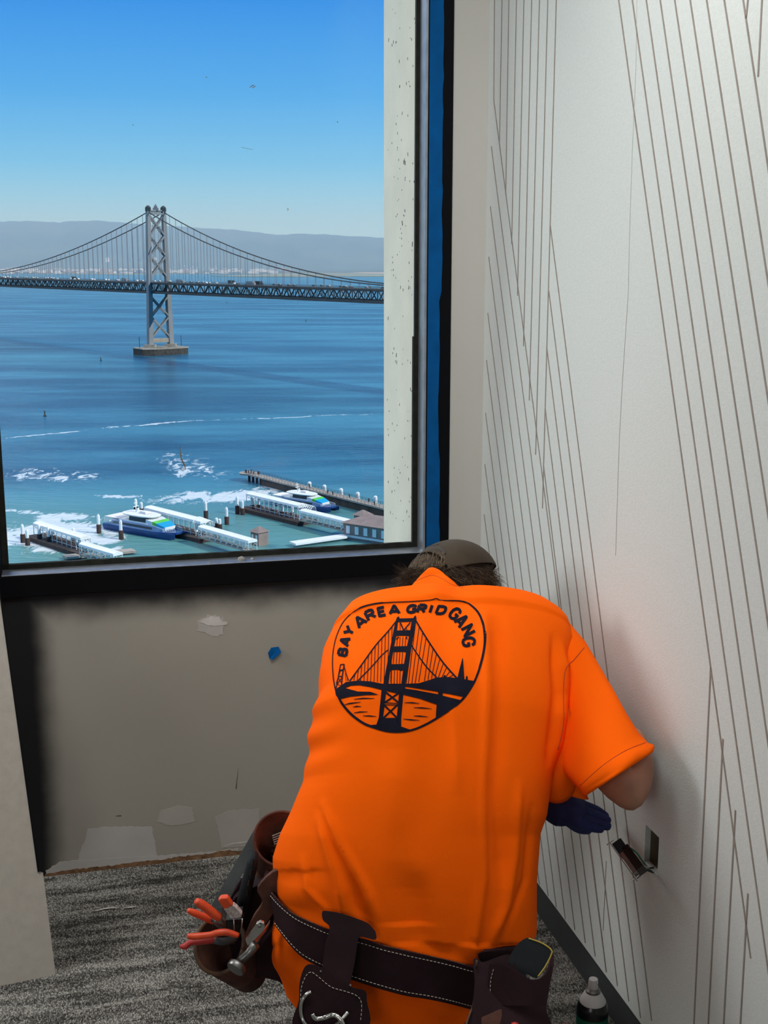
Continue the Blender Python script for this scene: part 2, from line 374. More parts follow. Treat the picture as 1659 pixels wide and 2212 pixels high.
for u, w, h, k in [(226,64,38,'tan_wall'),(300,50,34,'pale_wall'),(20,150,16,'pale_wall'),(-5,80,18,'pale_wall')]:
    far_building(u, 9900, w, 40, h, M[k], 'broad pale block near the waterline of the far shore', 'broad blocks at the far waterline')
for i in range(12):
    u = 604+i*3.1; p = onz(u, 581+5*((i*7)%5)/4, ZS)
    tag(MB().box((p.x, p.y, ZS+14), (11.2, 30, 22+(i*5)%17)).build('container_stack', M['rust_box']), 'pinkish red container stack on the far port quay', 'container stack', 'container stacks on the far quay')
# ---- port cranes
def crane(u, v, scale, boom_up, label):
    p = onz(u, v, ZS); h = 42*scale; b0 = empty('port_crane', (p.x, p.y, ZS), label, 'crane', 'cranes of the far port')
    for sx in (-9, 9):
        for sy in (-8, 8):
            MB().beam((p.x+sx*scale, p.y+sy, ZS), (p.x+sx*scale, p.y+sy, ZS+h), 3.2).build('leg', M['pale_wall'], b0)
    MB().beam((p.x-14*scale, p.y, ZS+h), (p.x+24*scale, p.y, ZS+h), 5).build('girder', M['grey_wall'], b0)
    MB().box((p.x+4, p.y, ZS+h+6), (12,8,8)).build('machine_house', M['pale_wall'], b0)
    a = boom_up; L = 62*scale
    MB().beam((p.x-12*scale, p.y, ZS+h), (p.x-12*scale+L*math.cos(a), p.y, ZS+h+L*math.sin(a)), 4).build('boom', M['grey_wall'], b0)
for u, v, s, a in [(398,589,1.25,.72),(415,589,1.1,.72),(465,588,1.2,.72),(425,588,.8,.1),(440,588,.8,.1),(452,587,.8,.1),(488,586,.8,.1),(505,586,.75,.1),(592,583,1.3,.75),(636,583,1.3,.7),(656,583,1.2,.7)]:
    crane(u, v, s, a, 'white gantry crane with raised boom at the far port' if a > .5 else 'low white gantry crane with level boom at the far port')
# ================================================================== THE BRIDGE
T0 = Vector((-251,1383,ZS)); DR = Vector((.61,-.79,0)).normalized(); Q = Vector((.79,.61,0)).normalized()
def BP(s, q, z): return Vector((T0.x,T0.y,0))+DR*s+Q*q+Vector((0,0,z))
def zv(v): return onY(340, v, 1383).z
ZT = -21.8; ZB = -34.0
bridge = empty('suspension_bridge', (T0.x,T0.y,ZS), 'grey steel suspension bridge with cross braced tower crossing the blue bay', 'bridge')
zt0, zb0 = zv(456), zv(748)
for sg in (-1, 1):
    m = MB(); rr = []
    for k in range(9):
        f = k/8; z = zb0+(zt0-zb0)*f; q = sg*(12.8+(9.3-12.8)*f); a = 3.1+(2.5-3.1)*f; c = 2.7+(1.9-2.7)*f
        rr.append([BP(-a, q-c, z), BP(a, q-c, z), BP(a, q+c, z), BP(-a, q+c, z)])
    m.rings(rr)
    leg = m.build('tower_leg', M['bridge_grey'], bridge)
    q = sg*9.3; mm = MB().box(BP(0,q,zt0+1.5), (5.5,5.5,4)).lathe(BP(0,q,zt0+3), [(3,0),(2.8,1.2),(1.6,2.4),(.3,3)], 10)
    mm.build('saddle_housing', M['bridge_dark'], leg)
    MB().box(BP(0, sg*12.8, zv(752)), (12,11,9)).build('leg_pedestal', M['pier_stone'], leg)
def qat(z): f = (z-zb0)/(zt0-zb0); return 12.8+(9.3-12.8)*f
for v0, v1 in [(466,509),(509,553),(553,598),(640,684),(684,729)]:
    z0, z1 = zv(v1), zv(v0); m = MB()
    for s_ in (-2.0, 2.0):
        m.beam(BP(s_, -qat(z0)+1, z0), BP(s_, qat(z1)-1, z1), 1.5); m.beam(BP(s_, qat(z0)-1, z0), BP(s_, -qat(z1)+1, z1), 1.5)
    m.build('cross_brace', M['bridge_grey'], bridge)
m = MB().beam(BP(0,-9,zv(462)), BP(0,9,zv(462)), 4, 2.0).beam(BP(0,-9,zv(455)), BP(0,9,zv(455)), 3, 1.2)
for i in range(9): m.beam(BP(0,-8+i*2,zv(462)), BP(0,-7+i*2,zv(455)), 1, .7); m.beam(BP(0,-7+i*2,zv(462)), BP(0,-8+i*2,zv(455)), 1, .7)
m.beam(BP(0,0,zv(455)), BP(0,0,zv(441)), 1.2).box(BP(0,0,zv(447)), (3.4,3,2.5)).box(BP(0,0,zv(452)), (6,3,3))
m.build('portal_top', M['bridge_grey'], bridge)
MB().beam(BP(0,-12,zv(735)), BP(0,12,zv(735)), 4, 4.5).build('lower_strut', M['pier_stone'], bridge)
m = MB(); ring = [BP(14*math.cos(t)*(1.0), 27*math.sin(t), 0) for t in [i*math.pi/10 for i in range(20)]]
oct_ = [(-12,-28),(12,-28),(17,-16),(17,16),(12,28),(-12,28),(-17,16),(-17,-16)]
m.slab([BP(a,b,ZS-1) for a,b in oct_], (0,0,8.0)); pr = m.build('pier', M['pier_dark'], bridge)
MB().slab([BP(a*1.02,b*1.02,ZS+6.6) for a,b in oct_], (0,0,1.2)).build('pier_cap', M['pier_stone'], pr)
MB().box(BP(0,0,zv(753)), (14,14,5)).build('pier_plinth', M['pier_stone'], pr)
for q in (-26,26): MB().beam(BP(0,q,ZS+7),BP(0,q,ZS+20),.5).build('light_mast', M['bridge_dark'], pr)
S0, S1 = -900, 900
for zz, nm, th in ((ZT-1.0,'upper_deck',1.5),(ZB+1.2,'lower_deck',1.8)):
    MB().beam(BP(S0,0,zz), BP(S1,0,zz), 20.4, th).build(nm, M['bridge_dark'], bridge)
for q in (-10.3, 10.3):
    m = MB(); m.beam(BP(S0,q,ZT-1.2), BP(S1,q,ZT-1.2), .9, 2.2); m.beam(BP(S0,q,ZB+1.2), BP(S1,q,ZB+1.2), .9, 2.6); st = 9.2; s = S0; i = 0
    while s < S1:
        m.beam(BP(s,q,ZB+1), BP(s,q,ZT-1), .6)
        a, b = (ZB+1, ZT-1) if i % 2 else (ZT-1, ZB+1)
        m.beam(BP(s,q,a), BP(s+st,q,b), .9, .7); s += st; i += 1
    m.beam(BP(S0,q,ZT+1.1), BP(S1,q,ZT+1.1), .2, .25)
    m.build('side_truss', M['bridge_dark'], bridge)
SR, SL, ZC, ZTOP = 460, 640, -19.0, 54.0
def zcab(s): return ZC+(ZTOP-ZC)*(1-(s/SR if s > 0 else -s/SL))**2
for q in (-9.5, 9.5):
    pts = [BP(s,q,zcab(s)) for s in list(range(-640,0,20))+[0]+list(range(20,901,20))]
    MB().tube(pts, .55, 6).build('main_cable', M['bridge_dark'], bridge)
hang = [(s, q) for s in [k*13.4 for k in range(-44,66)] if abs(s) > 8 for q in (-9.5, 9.5)]
hang.sort(key=lambda h: BP(h[0],h[1],0).y+(1e5 if h[0] > 445 else 0))
rest = MB()
for i, (s, q) in enumerate(hang):
    m = MB() if i < 100 else rest
    for e in (-.5, .5): m.beam(BP(s+e,q,ZT), BP(s+e,q,zcab(s+e)), .22)
    if i < 100: m.build('suspender_rope', M['bridge_grey'], bridge)
o = rest.build('distant_suspender_ropes', M['bridge_grey'], bridge); o['kind'] = 'stuff'
# ---- traffic on the upper deck
car_m = [mat('car_white', (.75,.75,.75), .3), mat('car_grey', (.25,.27,.28), .3), mat('car_dark', (.04,.045,.05), .3), mat('car_red', (.35,.05,.04), .3)]
car_words = ['white', 'grey', 'black', 'red']
def vehicle(s, q, kind, ci):
    c = BP(s,q,ZT); r = Matrix((DR, Q, Vector((0,0,1)))).transposed()
    L, w, h = {'car':(4.6,1.9,1.45),'box_truck':(9,2.5,3.4),'bus':(13,2.6,3.3)}[kind]
    b = MB(); z = .35
    if kind == 'car':
        b.box(c+Vector((0,0,.75)), (L,w,.8), r, .96).box(c+Vector((0,0,1.4)), (L*.55,w*.9,.65), r, .8)
    else:
        b.box(c+Vector((0,0,h/2+.4)), (L,w,h), r).box(c+r@Vector((L/2+1,0,1.3)), (2,w*.95,2.2), r, .9)
    for a in (-.32,.32):
        for d in (-.5,.5): b.lathe(c+r@Vector((a*L,d*w,.36)), [(.36,-.12),(.36,.12)], 8, axis=r@Vector((0,1,0)))
    nm = {'car':'car','box_truck':'box_truck','bus':'bus'}[kind]
    lab = {'car':f'tiny {car_words[ci]} car driving on the bridge upper deck','box_truck':f'{car_words[ci]} box truck on the bridge upper deck','bus':'long grey bus on the bridge upper deck'}[kind]
    tag(b.build(nm, car_m[ci]), lab, {'car':'car','box_truck':'truck','bus':'bus'}[kind], f'{car_words[ci]} {nm.replace("_"," ")}s on the bridge upper deck')
rng = random.Random(5); s = -520
while s < 430:
    ln = rng.choice([-7,-3.5,0,3.5,7]); k = rng.random()
    if ln == -7 and (abs(s-62) < 18 or abs(s-205) < 18): ln = 3.5
    vehicle(s, ln, 'car' if k > .1 else 'box_truck', rng.choice([0,0,0,1,1,2,2,2]))
    s += rng.uniform(7,16) if k > .1 else 18
for s, q in [(62,-6.5),(205,-6.5)]: vehicle(s, q, 'bus', 1)
# ================================================================== FERRY DOCKS
def gp(u, v, h=0): return onz(u, v, ZS+h)
def canopy(pa, pb, width, hz, name, label, cat, gang=False):
    A = gp(*pa, hz); B = gp(*pb, hz); d = (B-A); L = d.length; d.normalize(); n = Vector((-d.y,d.x,0))
    root = empty(name, tuple(Vector((A.x,A.y,ZS))), label, cat)
    m = MB(); rr = []
    for P in (A, B):
        rr.append([P-n*width/2-Vector((0,0,.3)), P-n*width*.46+Vector((0,0,.5)), P-n*width*.2+Vector((0,0,.95)), P+n*width*.2+Vector((0,0,.95)), P+n*width*.46+Vector((0,0,.5)), P+n*width/2-Vector((0,0,.3))])
    m.rings(rr); m.build('canopy_roof', M['white_paint'], root)
    k = max(4, int(L/3.2))
    zf = hz-3.3 if gang else 1.4
    for i in range(k+1):
        for sd in (-1,1):
            P = A+d*(L*i/k)+n*sd*width*.42
            MB().beam((P.x,P.y,ZS+zf),(P.x,P.y,ZS+hz),.22).build('post', M['white_paint'], root)
    m = MB()
    for sd in (-1,1):
        for i in range(k):
            P = A+d*(L*i/k)+n*sd*width*.42; R_ = A+d*(L*(i+1)/k)+n*sd*width*.42
            m.beam((P.x,P.y,ZS+hz-.5),(R_.x,R_.y,ZS+hz-1.5),.14); m.beam((P.x,P.y,ZS+hz-1.5),(R_.x,R_.y,ZS+hz-.5),.14)
            m.beam((P.x,P.y,ZS+zf+1),(R_.x,R_.y,ZS+zf+1),.12); 
            if gang: m.beam((P.x,P.y,ZS+zf),(R_.x,R_.y,ZS+hz),.16)
    m.build('lattice_rail', M['white_paint'], root)
    c = (A+B)/2
    m = MB(); r = Matrix((d, n, Vector((0,0,1)))).transposed()
    if gang: m.box((c.x,c.y,ZS+zf-.2), (L,width*.9,.5), r); m.build('walkway', M['pier_deck'], root)
    else: m.box((c.x,c.y,ZS+.6), (L+5,width+4.5,1.9), r); m.build('float', M['pile_dark'], root)
    return root, A, B, d, n
def pile(u, v_base, hh, r, label, group):
    p = gp(u, v_base); root = empty('mooring_pile', (p.x,p.y,ZS), label, 'pile', group)
    MB().lathe((p.x,p.y,ZS-1), [(r*1.5,0),(r*1.5,1+hh*.45),(r*1.3,1+hh*.47)], 12).build('fender_sleeve', M['pile_dark'], root)
    MB().lathe((p.x,p.y,ZS+hh*.3), [(r,0),(r,hh*.6),(r*.6,hh*.68),(.05,hh*.72)], 12).build('pile_top', M['white_paint'], root)
canopy((82,1131),(185,1163),4.5,6.0,'ferry_dock_canopy','white roofed ferry float farthest left in spray, just above the sill','dock canopy')
canopy((180,1176),(255,1198),4,6.0,'boarding_gangway','white gangway beside the window sill, farthest left','gangway',True)
canopy((322,1097),(444,1128),5,7.0,'ferry_dock_canopy','white arched canopy of the middle ferry dock beside the docked left ferry','dock canopy')
canopy((437,1139),(546,1170),4.2,6.2,'boarding_gangway','covered white gangway leading from middle dock to the small brown hut','gangway',True)
canopy((541,1067),(655,1094),5,7.0,'ferry_dock_canopy','white arched canopy of the right ferry dock in front of the right ferry','dock canopy')
canopy((655,1104),(757,1128),4.2,6.2,'boarding_gangway','covered white gangway leading from right dock to the terminal building','gangway',True)
PL = [f'white topped mooring pile {w_}' for w_ in ['farthest left in the basin','second from the left of the basin, nearer the sill','third from the left beside the leftmost canopy','fourth from the left, low by the leftmost float','close behind the leftmost float','under the middle of the leftmost canopy','with dark base, standing alone left of the docked left ferry','with dark base in front of the stern of the left ferry','behind the left ferry, left of the pair','behind the left ferry, right of the pair','with dark base in open water right of the middle canopy','with dark base, alone nearest the middle gangway hut','tallest at the left end of the right dock','second at the left end of the right dock','third along the left end of the right dock','fourth along the right dock','by the window sill at the leftmost gangway','fifth along the right dock under its canopy','sixth along the right dock under its canopy','seventh along the right dock under its canopy','at the start of the right gangway','at the start of the middle gangway','behind the middle gangway, right one of two','behind the middle gangway, left one of two']]
for i, (u, v, h) in enumerate([(50,1172,7),(60,1178,6),(86,1172,7),(106,1178,7),(115,1172,6),(160,1180,7),(214,1152,7.5),(262,1165,7.5),(294,1108,6),(306,1110,5),(445,1120,7),(490,1133,7),(513,1110,7.5),(524,1112,6),(545,1105,6),(560,1104,6),(173,1192,5),(590,1112,5),(610,1117,5),(632,1118,5),(652,1135,6),(425,1164,6),(475,1142,4),(468,1140,4)]):
    pile(u, v, h, .62, PL[i], None)
def arch(pa, pb, name, label):
    A = gp(*pa, 6.5); B = gp(*pb, 5.5); d = (B-A).normalized(); n = Vector((-d.y,d.x,0)); m = MB(); L = (B-A).length
    for i in range(7):
        P = A+d*(L*i/6); m.tube([P+n*3.2*math.cos(t)+Vector((0,0,2.4*math.sin(t)-.5)) for t in [j*math.pi/8 for j in range(9)]], .13, 5)
    root = m.build(name, M['white_paint']); tag(root, label, 'arched frame')
arch((428,1127),(452,1136),'arched_frame','ribbed white arch where the middle canopy meets its gangway')
arch((652,1097),(676,1104),'arched_frame','ribbed white arch where the right canopy meets its gangway')
def hut(u, v, w, dd, h, label, heading):
    p = gp(u, v); root = empty('dock_hut', (p.x,p.y,ZS), label, 'hut'); r = Matrix.Rotation(heading, 3, 'Z')
    MB().box((p.x,p.y,ZS+h/2), (w,dd,h), r).build('wall', M['roof_brown'], root)
    for x in (-.25,.25): MB().box(Vector((p.x,p.y,ZS+h*.65))+r@Vector((x*w,-dd/2,0)), (w*.22,.2,h*.3), r).build('window', M['white_paint'], root)
    MB().box((p.x,p.y,ZS+h+.9), (w*1.25,dd*1.25,1.8), r, .15).build('hipped_roof', M['roof_brown'], root)
hut(561,1176,4.6,4.6,5,'small brown hipped roof hut at the end of the middle gangway',-.8)
hut(784,1136,5,5,4.6,'small brown hut behind the terminal building roof',-.7)
# pale pontoon at the lower right and floor of the left dock
P1, P2 = gp(632,1176,1), gp(745,1160,1)
d = (P2-P1).normalized(); n = Vector((-d.y,d.x,0)); m = MB().slab([P1-n*2.4,P2-n*2.4,P2+n*2.4,P1+n*2.4], (0,0,.7)); tag(m.build('pontoon', M['white_paint']), 'pale green white pontoon lying beside the terminal building', 'pontoon')
P1, P2 = gp(140,1206,.5), gp(290,1192,.5)
m = MB().slab([P1-n*2,P2-n*2,P2+n*2.5,P1+n*2.5], (0,0,.8)); tag(m.build('landing_stage', M['pier_deck']), 'flat tan landing stage at the foot of the farthest left gangway', 'landing stage')
# terminal building
A = gp(742,1164,0); d = Vector((.83,-.56,0)).normalized(); n = Vector((-d.y,d.x,0)); r = Matrix((d,n,Vector((0,0,1)))).transposed()
tb = empty('terminal_building', (A.x,A.y,ZS), 'brown hipped roof terminal building with tall windows at right end of basin', 'building')
c = A+d*22+n*6
MB().box((c.x,c.y,ZS+3.2), (44,12,6.4), r).build('wall', M['roof_brown'], tb)
MB().box((c.x,c.y,ZS+1.4), (44.4,12.4,.8), r).build('plinth', M['white_paint'], tb)
for i in range(11):
    P = A+d*(2.2+i*4)-n*.05; MB().box((P.x,P.y,ZS+3.9), (1.7,.3,3.0), r).build('window', M['white_paint'], tb)
m = MB(); zr = ZS+6.4; ov = .9
base = [c-d*(22+ov)-n*(6+ov), c+d*(22+ov)-n*(6+ov), c+d*(22+ov)+n*(6+ov), c-d*(22+ov)+n*(6+ov)]
rg = [c-d*15, c+d*15]
vs = [(p.x,p.y,zr) for p in base]+[(p.x,p.y,zr+3.0) for p in rg]
m.add(vs, [(0,1,5,4),(2,3,4,5),(1,2,5),(3,0,4),(3,2,1,0)]); m.build('hipped_roof', M['roof_brown'], tb)
# long pier with posts
A = gp(536,1022,3.6); B = gp(905,1115,3.6); d = (B-A); L = d.length; d.normalize(); n = Vector((-d.y,d.x,0)); r = Matrix((d,n,Vector((0,0,1)))).transposed()
pier = empty('concrete_pier', (A.x,A.y,ZS), 'long tan breakwater pier reaching from the right with dark side wall', 'pier')
c = (A+B)/2
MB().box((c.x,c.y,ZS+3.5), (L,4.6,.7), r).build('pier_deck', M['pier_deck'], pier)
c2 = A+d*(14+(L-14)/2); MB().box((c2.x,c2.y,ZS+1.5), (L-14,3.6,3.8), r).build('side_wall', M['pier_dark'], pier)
MB().lathe((A.x,A.y,ZS+3.15), [(4.2,0),(4.4,.7)], 18).build('round_head', M['pier_deck'], pier)
for k in (0, 1, 2, 3):
    P = A+d*(1+k*3.4); m = MB().beam((P.x,P.y,ZS-1),(P.x,P.y,ZS+3.3),1.1); m.build('support_column', M['pier_dark'], pier)
for sd in (-1,1):
    m = MB(); 
    for k in range(int(L/2.5)): P = A+d*(k*2.5)+n*sd*2.2; m.beam((P.x,P.y,ZS+3.8),(P.x,P.y,ZS+5),.12)
    for z in (4.4,5): m.beam(A+n*sd*2.2+Vector((0,0,z-3.6)), B+n*sd*2.2+Vector((0,0,z-3.6)), .1)
    m.build('railing', M['bridge_dark'], pier)
for i, (u, v) in enumerate([(669,1066),(701,1073),(737,1081),(773,1089.5),(811,1098)]):
    p = gp(u, v); m = MB().lathe((p.x,p.y,ZS-1), [(.85,0),(.85,5.9),(.5,6.4),(.05,6.5)], 12)
    tag(m.build('guide_pile', M['white_paint']), 'white guide pile standing against the dark wall of the long pier', 'pile', 'white guide piles along the pier')
rng = random.Random(4)
for k in range(16):
    P = A+d*(rng.uniform(-2,9) if k < 9 else rng.uniform(20,120))+n*rng.uniform(-1.7,1.7); z = ZS+3.85
    b = MB().lathe((P.x,P.y,z), [(.22,0),(.26,.5),(.22,.85),(.30,1.1),(.28,1.4),(.1,1.5)], 10, sq=.6).lathe((P.x,P.y,z+1.48), [(.05,0),(.13,.06),(.14,.16),(.09,.25),(.02,.28)], 10)
    tag(b.build('person', car_m[2]), 'tiny dark clothed person standing at the outer head of the long pier' if k < 9 else 'tiny dark clothed person walking along the middle of the long pier', 'person', 'people at the outer pier head' if k < 9 else 'people along the middle of the pier')
# ferries
def ferry(pst, pbow, label):
    A = gp(*pst); B = gp(*pbow); d = (B-A); L = d.length; d.normalize(); n = Vector((-d.y,d.x,0)); c = (A+B)/2; Wd = L*.26
    r = Matrix((d,n,Vector((0,0,1)))).transposed(); k = L/40
    def T(x, y, z): return Vector((c.x,c.y,ZS))+r@Vector((x*k,y*k,z*k))
    root = empty('catamaran_ferry', (c.x,c.y,ZS), label, 'ferry')
    for sd in (-1,1):
        m = MB(); rr = []
        for x, w, zb, zt in [(-20,1.7,-.5,1.6),(-5,1.8,-.6,1.7),(8,1.5,-.5,1.9),(15,.9,-.4,2.2),(20.5,.1,.6,2.5)]:
            rr.append([T(x,sd*3.6-w*.6,zb),T(x,sd*3.6-w,zt),T(x,sd*3.6+w,zt),T(x,sd*3.6+w*.6,zb)])
        m.rings(rr); m.build('hull', M['ferry_blue'], root)
    def deckshape(rows, name, mt):
        m = MB(); rr = []
        for x, w, z0, z1 in rows: rr.append([T(x,-w,z0),T(x,-w*.96,z1),T(x,w*.96,z1),T(x,w,z0)])
        m.rings(rr); return m.build(name, mt, root)
    deckshape([(-20,5.3,1.5,2.5),(10,5.3,1.6,2.6),(16,4.0,1.8,2.8),(20,2.2,2.2,3.0)], 'main_deck', M['ferry_blue'])
    cab = deckshape([(-15,5.0,2.5,5.0),(9,5.0,2.6,5.0),(14,3.8,2.7,3.9)], 'lower_cabin', M['ferry_lilac'])
    deckshape([(-14,5.04,3.3,4.4),(9,5.04,3.4,4.4)], 'window_band', M['ferry_glass'])
    deckshape([(-11,4.6,5.0,5.5),(6,4.6,5.0,5.5)], 'upper_deck', M['white_paint'])
    deckshape([(-5,4.2,5.5,7.4),(5.5,4.0,5.5,7.0)], 'upper_cabin', M['ferry_glass'])
    deckshape([(5,4.5,5.0,7.0),(9,4.1,4.6,6.2),(14.5,3.0,3.3,4.4)], 'bow_slope', M['white_paint'])
    deckshape([(8.5,4.25,4.4,6.42),(10.5,3.95,4.0,5.85)], 'green_stripe', M['ferry_green'])
    deckshape([(10.5,3.98,3.9,5.87),(14.2,3.15,3.2,4.65)], 'cyan_stripe', M['ferry_cyan'])
    m = MB(); rr = []
    for z, g in ((7.4,.97),(7.9,1.0),(8.2,.9)):
        rr.append([T(-2+9.5*g*math.copysign(abs(math.cos(t))**.7, math.cos(t)), 4.6*g*math.copysign(abs(math.sin(t))**.7, math.sin(t)), z) for t in [i*math.pi/12 for i in range(24)]])
    m.rings(rr).build('wheelhouse_roof', M['white_paint'], root)
    MB().box(T(0,0,8.7), (4*k,3*k,.8*k), r, .8).build('roof_hatch', M['pale_wall'], root)
    m = MB().beam(T(-5,0,8), T(-5.5,0,13), .35*k).beam(T(-5.2,-1.5,10.5), T(-5.2,1.5,10.5), .25*k).beam(T(-5.3,-1,12), T(-5.3,1,12), .2*k)
    m.build('mast', M['white_paint'], root)
    m = MB().lathe(T(-4,0,9.2), [(.6*k,0),(.6*k,.3*k),(.3*k,.8*k)], 10); m.build('radar_dome', M['white_paint'], root)
    m = MB()
    for i in range(10):
        for sd in (-1,1): m.beam(T(-19+i*.9,sd*5,2.5), T(-19+i*.9,sd*5,5.2), .14*k)
    for sd in (-1,1): m.beam(T(-20,sd*5,3.4), T(-15,sd*5,3.4), .12*k)
    m.build('stern_railing', M['white_paint'], root)
    MB().box(T(-15.5,0,5.4), (8*k,9*k,.25*k), r).build('stern_awning', M['pale_wall'], root)
    m = MB()
    for i in range(7):
        for sd in (-1,1): m.beam(T(14+i*.85,sd*(3.8-i*.3),2.8), T(14+i*.85,sd*(3.8-i*.3),4.2), .12*k)
    for sd in (-1,1): m.beam(T(14,sd*3.8,4.2), T(19.1,sd*2.0,4.2), .14*k)
    m.build('bow_railing', M['white_paint'], root)
ferry((243,1138),(390,1165),'white and blue catamaran ferry docked left of the middle canopy in foam')
ferry((598,1087),(722,1106),'white and blue catamaran ferry half hidden behind the right dock canopy')
# birds / marker buoys on the water
for u, v in [(218,779),(490,654),(661,694),(97,899)]:
    p = gp(u, v); z = 6
    tag(MB().lathe((p.x,p.y,ZS-.3), [(1.1,0),(1.2,.8),(.5,1.2),(.35,3.2),(.7,3.4),(.1,4.2)], 10).build('marker_buoy', M['bridge_dark']), 'small dark buoy floating on open water before the bridge', 'buoy', 'dark buoys on the open bay')
# haze over the far bay
hz = bpy.data.materials.new('haze'); hz.use_nodes = True; t = hz.node_tree; t.nodes.clear()
vo = N(t, 'ShaderNodeVolumeScatter'); vo.inputs['Color'].default_value = (.33,.68,1.0,1); vo.inputs['Density'].default_value = 1.15e-4; vo.inputs['Anisotropy'].default_value = .0
oo = N(t, 'ShaderNodeOutputMaterial'); t.links.new(vo.outputs[0], oo.inputs['Volume'])
o = MB().box((-800, 9600, 250), (14000, 14400, 660)).build('haze', hz); tag(o, kind='structure')
# ================================================================== THE ROOM
H = 2.75
s_r, z_sill = sz(onwin(916, 1191)); s_l, z_sill2 = sz(onwin(3, 1240))
z_sill = (z_sill+z_sill2)/2
z_head = 2.45
s_fr = sz(onwin(974, 400))[0]       # outer edge of the frame's right stile
s_fl = s_l+.10
def win_mat():
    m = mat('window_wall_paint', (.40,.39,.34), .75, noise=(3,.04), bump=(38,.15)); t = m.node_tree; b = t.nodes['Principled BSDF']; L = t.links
    src = b.inputs['Base Color'].links[0].from_socket
    tcn = N(t, 'ShaderNodeTexCoord'); sp_ = N(t, 'ShaderNodeSeparateXYZ'); L.new(tcn.outputs['Object'], sp_.inputs[0])
    nz = N(t, 'ShaderNodeTexNoise'); nz.inputs['Scale'].default_value = 9; nz.inputs['Detail'].default_value = 7; L.new(tcn.outputs['Object'], nz.inputs['Vector'])
    def edge(sock, a, bb, amp):
        nn = N(t, 'ShaderNodeMath', operation='MULTIPLY_ADD'); nn.inputs[1].default_value = amp; nn.inputs[2].default_value = -amp/2; L.new(nz.outputs['Fac'], nn.inputs[0])
        ad = N(t, 'ShaderNodeMath', operation='ADD'); L.new(sock, ad.inputs[0]); L.new(nn.outputs[0], ad.inputs[1])
        r = N(t, 'ShaderNodeMapRange', interpolation_type='SMOOTHSTEP'); r.inputs[1].default_value = a; r.inputs[2].default_value = bb; L.new(ad.outputs[0], r.inputs[0]); return r.outputs[0]
    zt_ = sz(onwin(300,1352))[1]; zt2 = sz(onwin(300,1284))[1]
    up = edge(sp_.outputs['Z'], zt_, zt2, .05)
    sA = sz(onwin(138,1500))[0]; sB = sz(onwin(72,1500))[0]
    lf = edge(sp_.outputs['X'], sA, sB, .03)
    mxx = N(t, 'ShaderNodeMath', operation='MAXIMUM'); L.new(up, mxx.inputs[0]); L.new(lf, mxx.inputs[1])
    # the black overspray stops at the right stile of the window
    rt = N(t, 'ShaderNodeMapRange'); rt.inputs[1].default_value = s_fr-.008; rt.inputs[2].default_value = s_fr-.006; L.new(sp_.outputs['X'], rt.inputs[0])
    gt = N(t, 'ShaderNodeMath', operation='MULTIPLY'); L.new(mxx.outputs[0], gt.inputs[0]); L.new(rt.outputs[0], gt.inputs[1])
    mm = N(t, 'ShaderNodeMixRGB'); mm.inputs[2].default_value = (.006,.0065,.009,1); L.new(gt.outputs[0], mm.inputs[0]); L.new(src, mm.inputs[1]); L.new(mm.outputs[0], b.inputs['Base Color'])
    return m
RZ = math.atan2(E1.y, E1.x)
def wall_obj(mb, name, m, parent=None, kind='structure', **k):
    """mesh given in window-wall coordinates (s, -off, z) in an object turned to the wall"""
    o = mb.build(name, m, None, **k); o.location = CORNER; o.rotation_euler = (0,0,RZ)
    if kind: o['kind'] = kind
    if parent: setp(o, parent)
    return o
def wv(s, off, z): return Vector((s, off, z))      # local y axis points: rot(E1)->(-E1.y,E1.x)
# local +y = Rz(90) E1 = (.2367,-.9716) = E2 -> into the room
SLFT = 4.6
m = MB(); T = .16
def wbox(s0, s1, z0, z1, o0=-T, o1=0): m.box(((s0+s1)/2, (o0+o1)/2, (z0+z1)/2), (s1-s0, o1-o0, z1-z0))
wbox(-.3, SLFT, 0, z_sill-.03); wbox(-.3, SLFT, z_head+.06, H); wbox(-.3, s_fr-.004, z_sill-.03, z_head+.06); wbox(s_fl+.02, SLFT, z_sill-.03, z_head+.06)
ww = wall_obj(m, 'wall_window', win_mat())
# light strip of untouched paint to the right of the frame
m = MB(); wbox(.0, s_fr-.003, 0.0, H, 0.0, .004); wall_obj(m, 'trim_1', M['wall_light'])
# frame
m = MB()
def fb(s0, s1, z0, z1, o0, o1): m.box(((s0+s1)/2, (o0+o1)/2, (z0+z1)/2), (s1-s0, o1-o0, z1-z0))
fb(s_fr, s_r, z_sill-.03, z_head+.05, -.05, .012); fb(s_l, s_fl+.03, z_sill-.03, z_head+.05, -.05, .008); fb(s_fr, s_fl+.03, z_head, z_head+.06, -.05, .01)
fb(s_fr, s_fl+.03, z_sill-.06, z_sill-.004, -.05, .010)
win = wall_obj(m, 'window_1', M['black_frame'], bevel=.002)
m = MB(); fb(s_r, s_l, z_sill-.0035, z_sill, -.055, .011); wall_obj(m, 'window_sill', M['aluminium'], win, None, bevel=.002)
sg = sz(onwin(893, 900, -.045))[0]
m = MB(); fb(s_r-.003, s_r+.006, z_sill, z_head, -.048, .009); wall_obj(m, 'side_reveal', M['aluminium'], win, None)
m = MB(); z_g = sz(onwin(880,1172,-.05))[1]; sgl = sz(onwin(18,1210,-.05))[0]; zq = sz(onwin(700,730,-.05))[1]
fb(s_r, sgl+.02, z_sill, z_g, -.062, -.048); fb(s_r, sg, z_sill, zq, -.062, -.049); fb(s_r, sg-.004, zq, z_head, -.062, -.050); fb(sgl, sgl+.03, z_sill, z_head, -.062, -.048)
for i in range(14): m.tube([(s_r+.05+i*.062, -.050, z_g-.0005),(s_r+.07+i*.062, -.051, z_g+.0012*random.random()),(s_r+.09+i*.062,-.050,z_g-.0005)], .0016, 5)
wall_obj(m, 'gasket', M['gasket'], win, None)
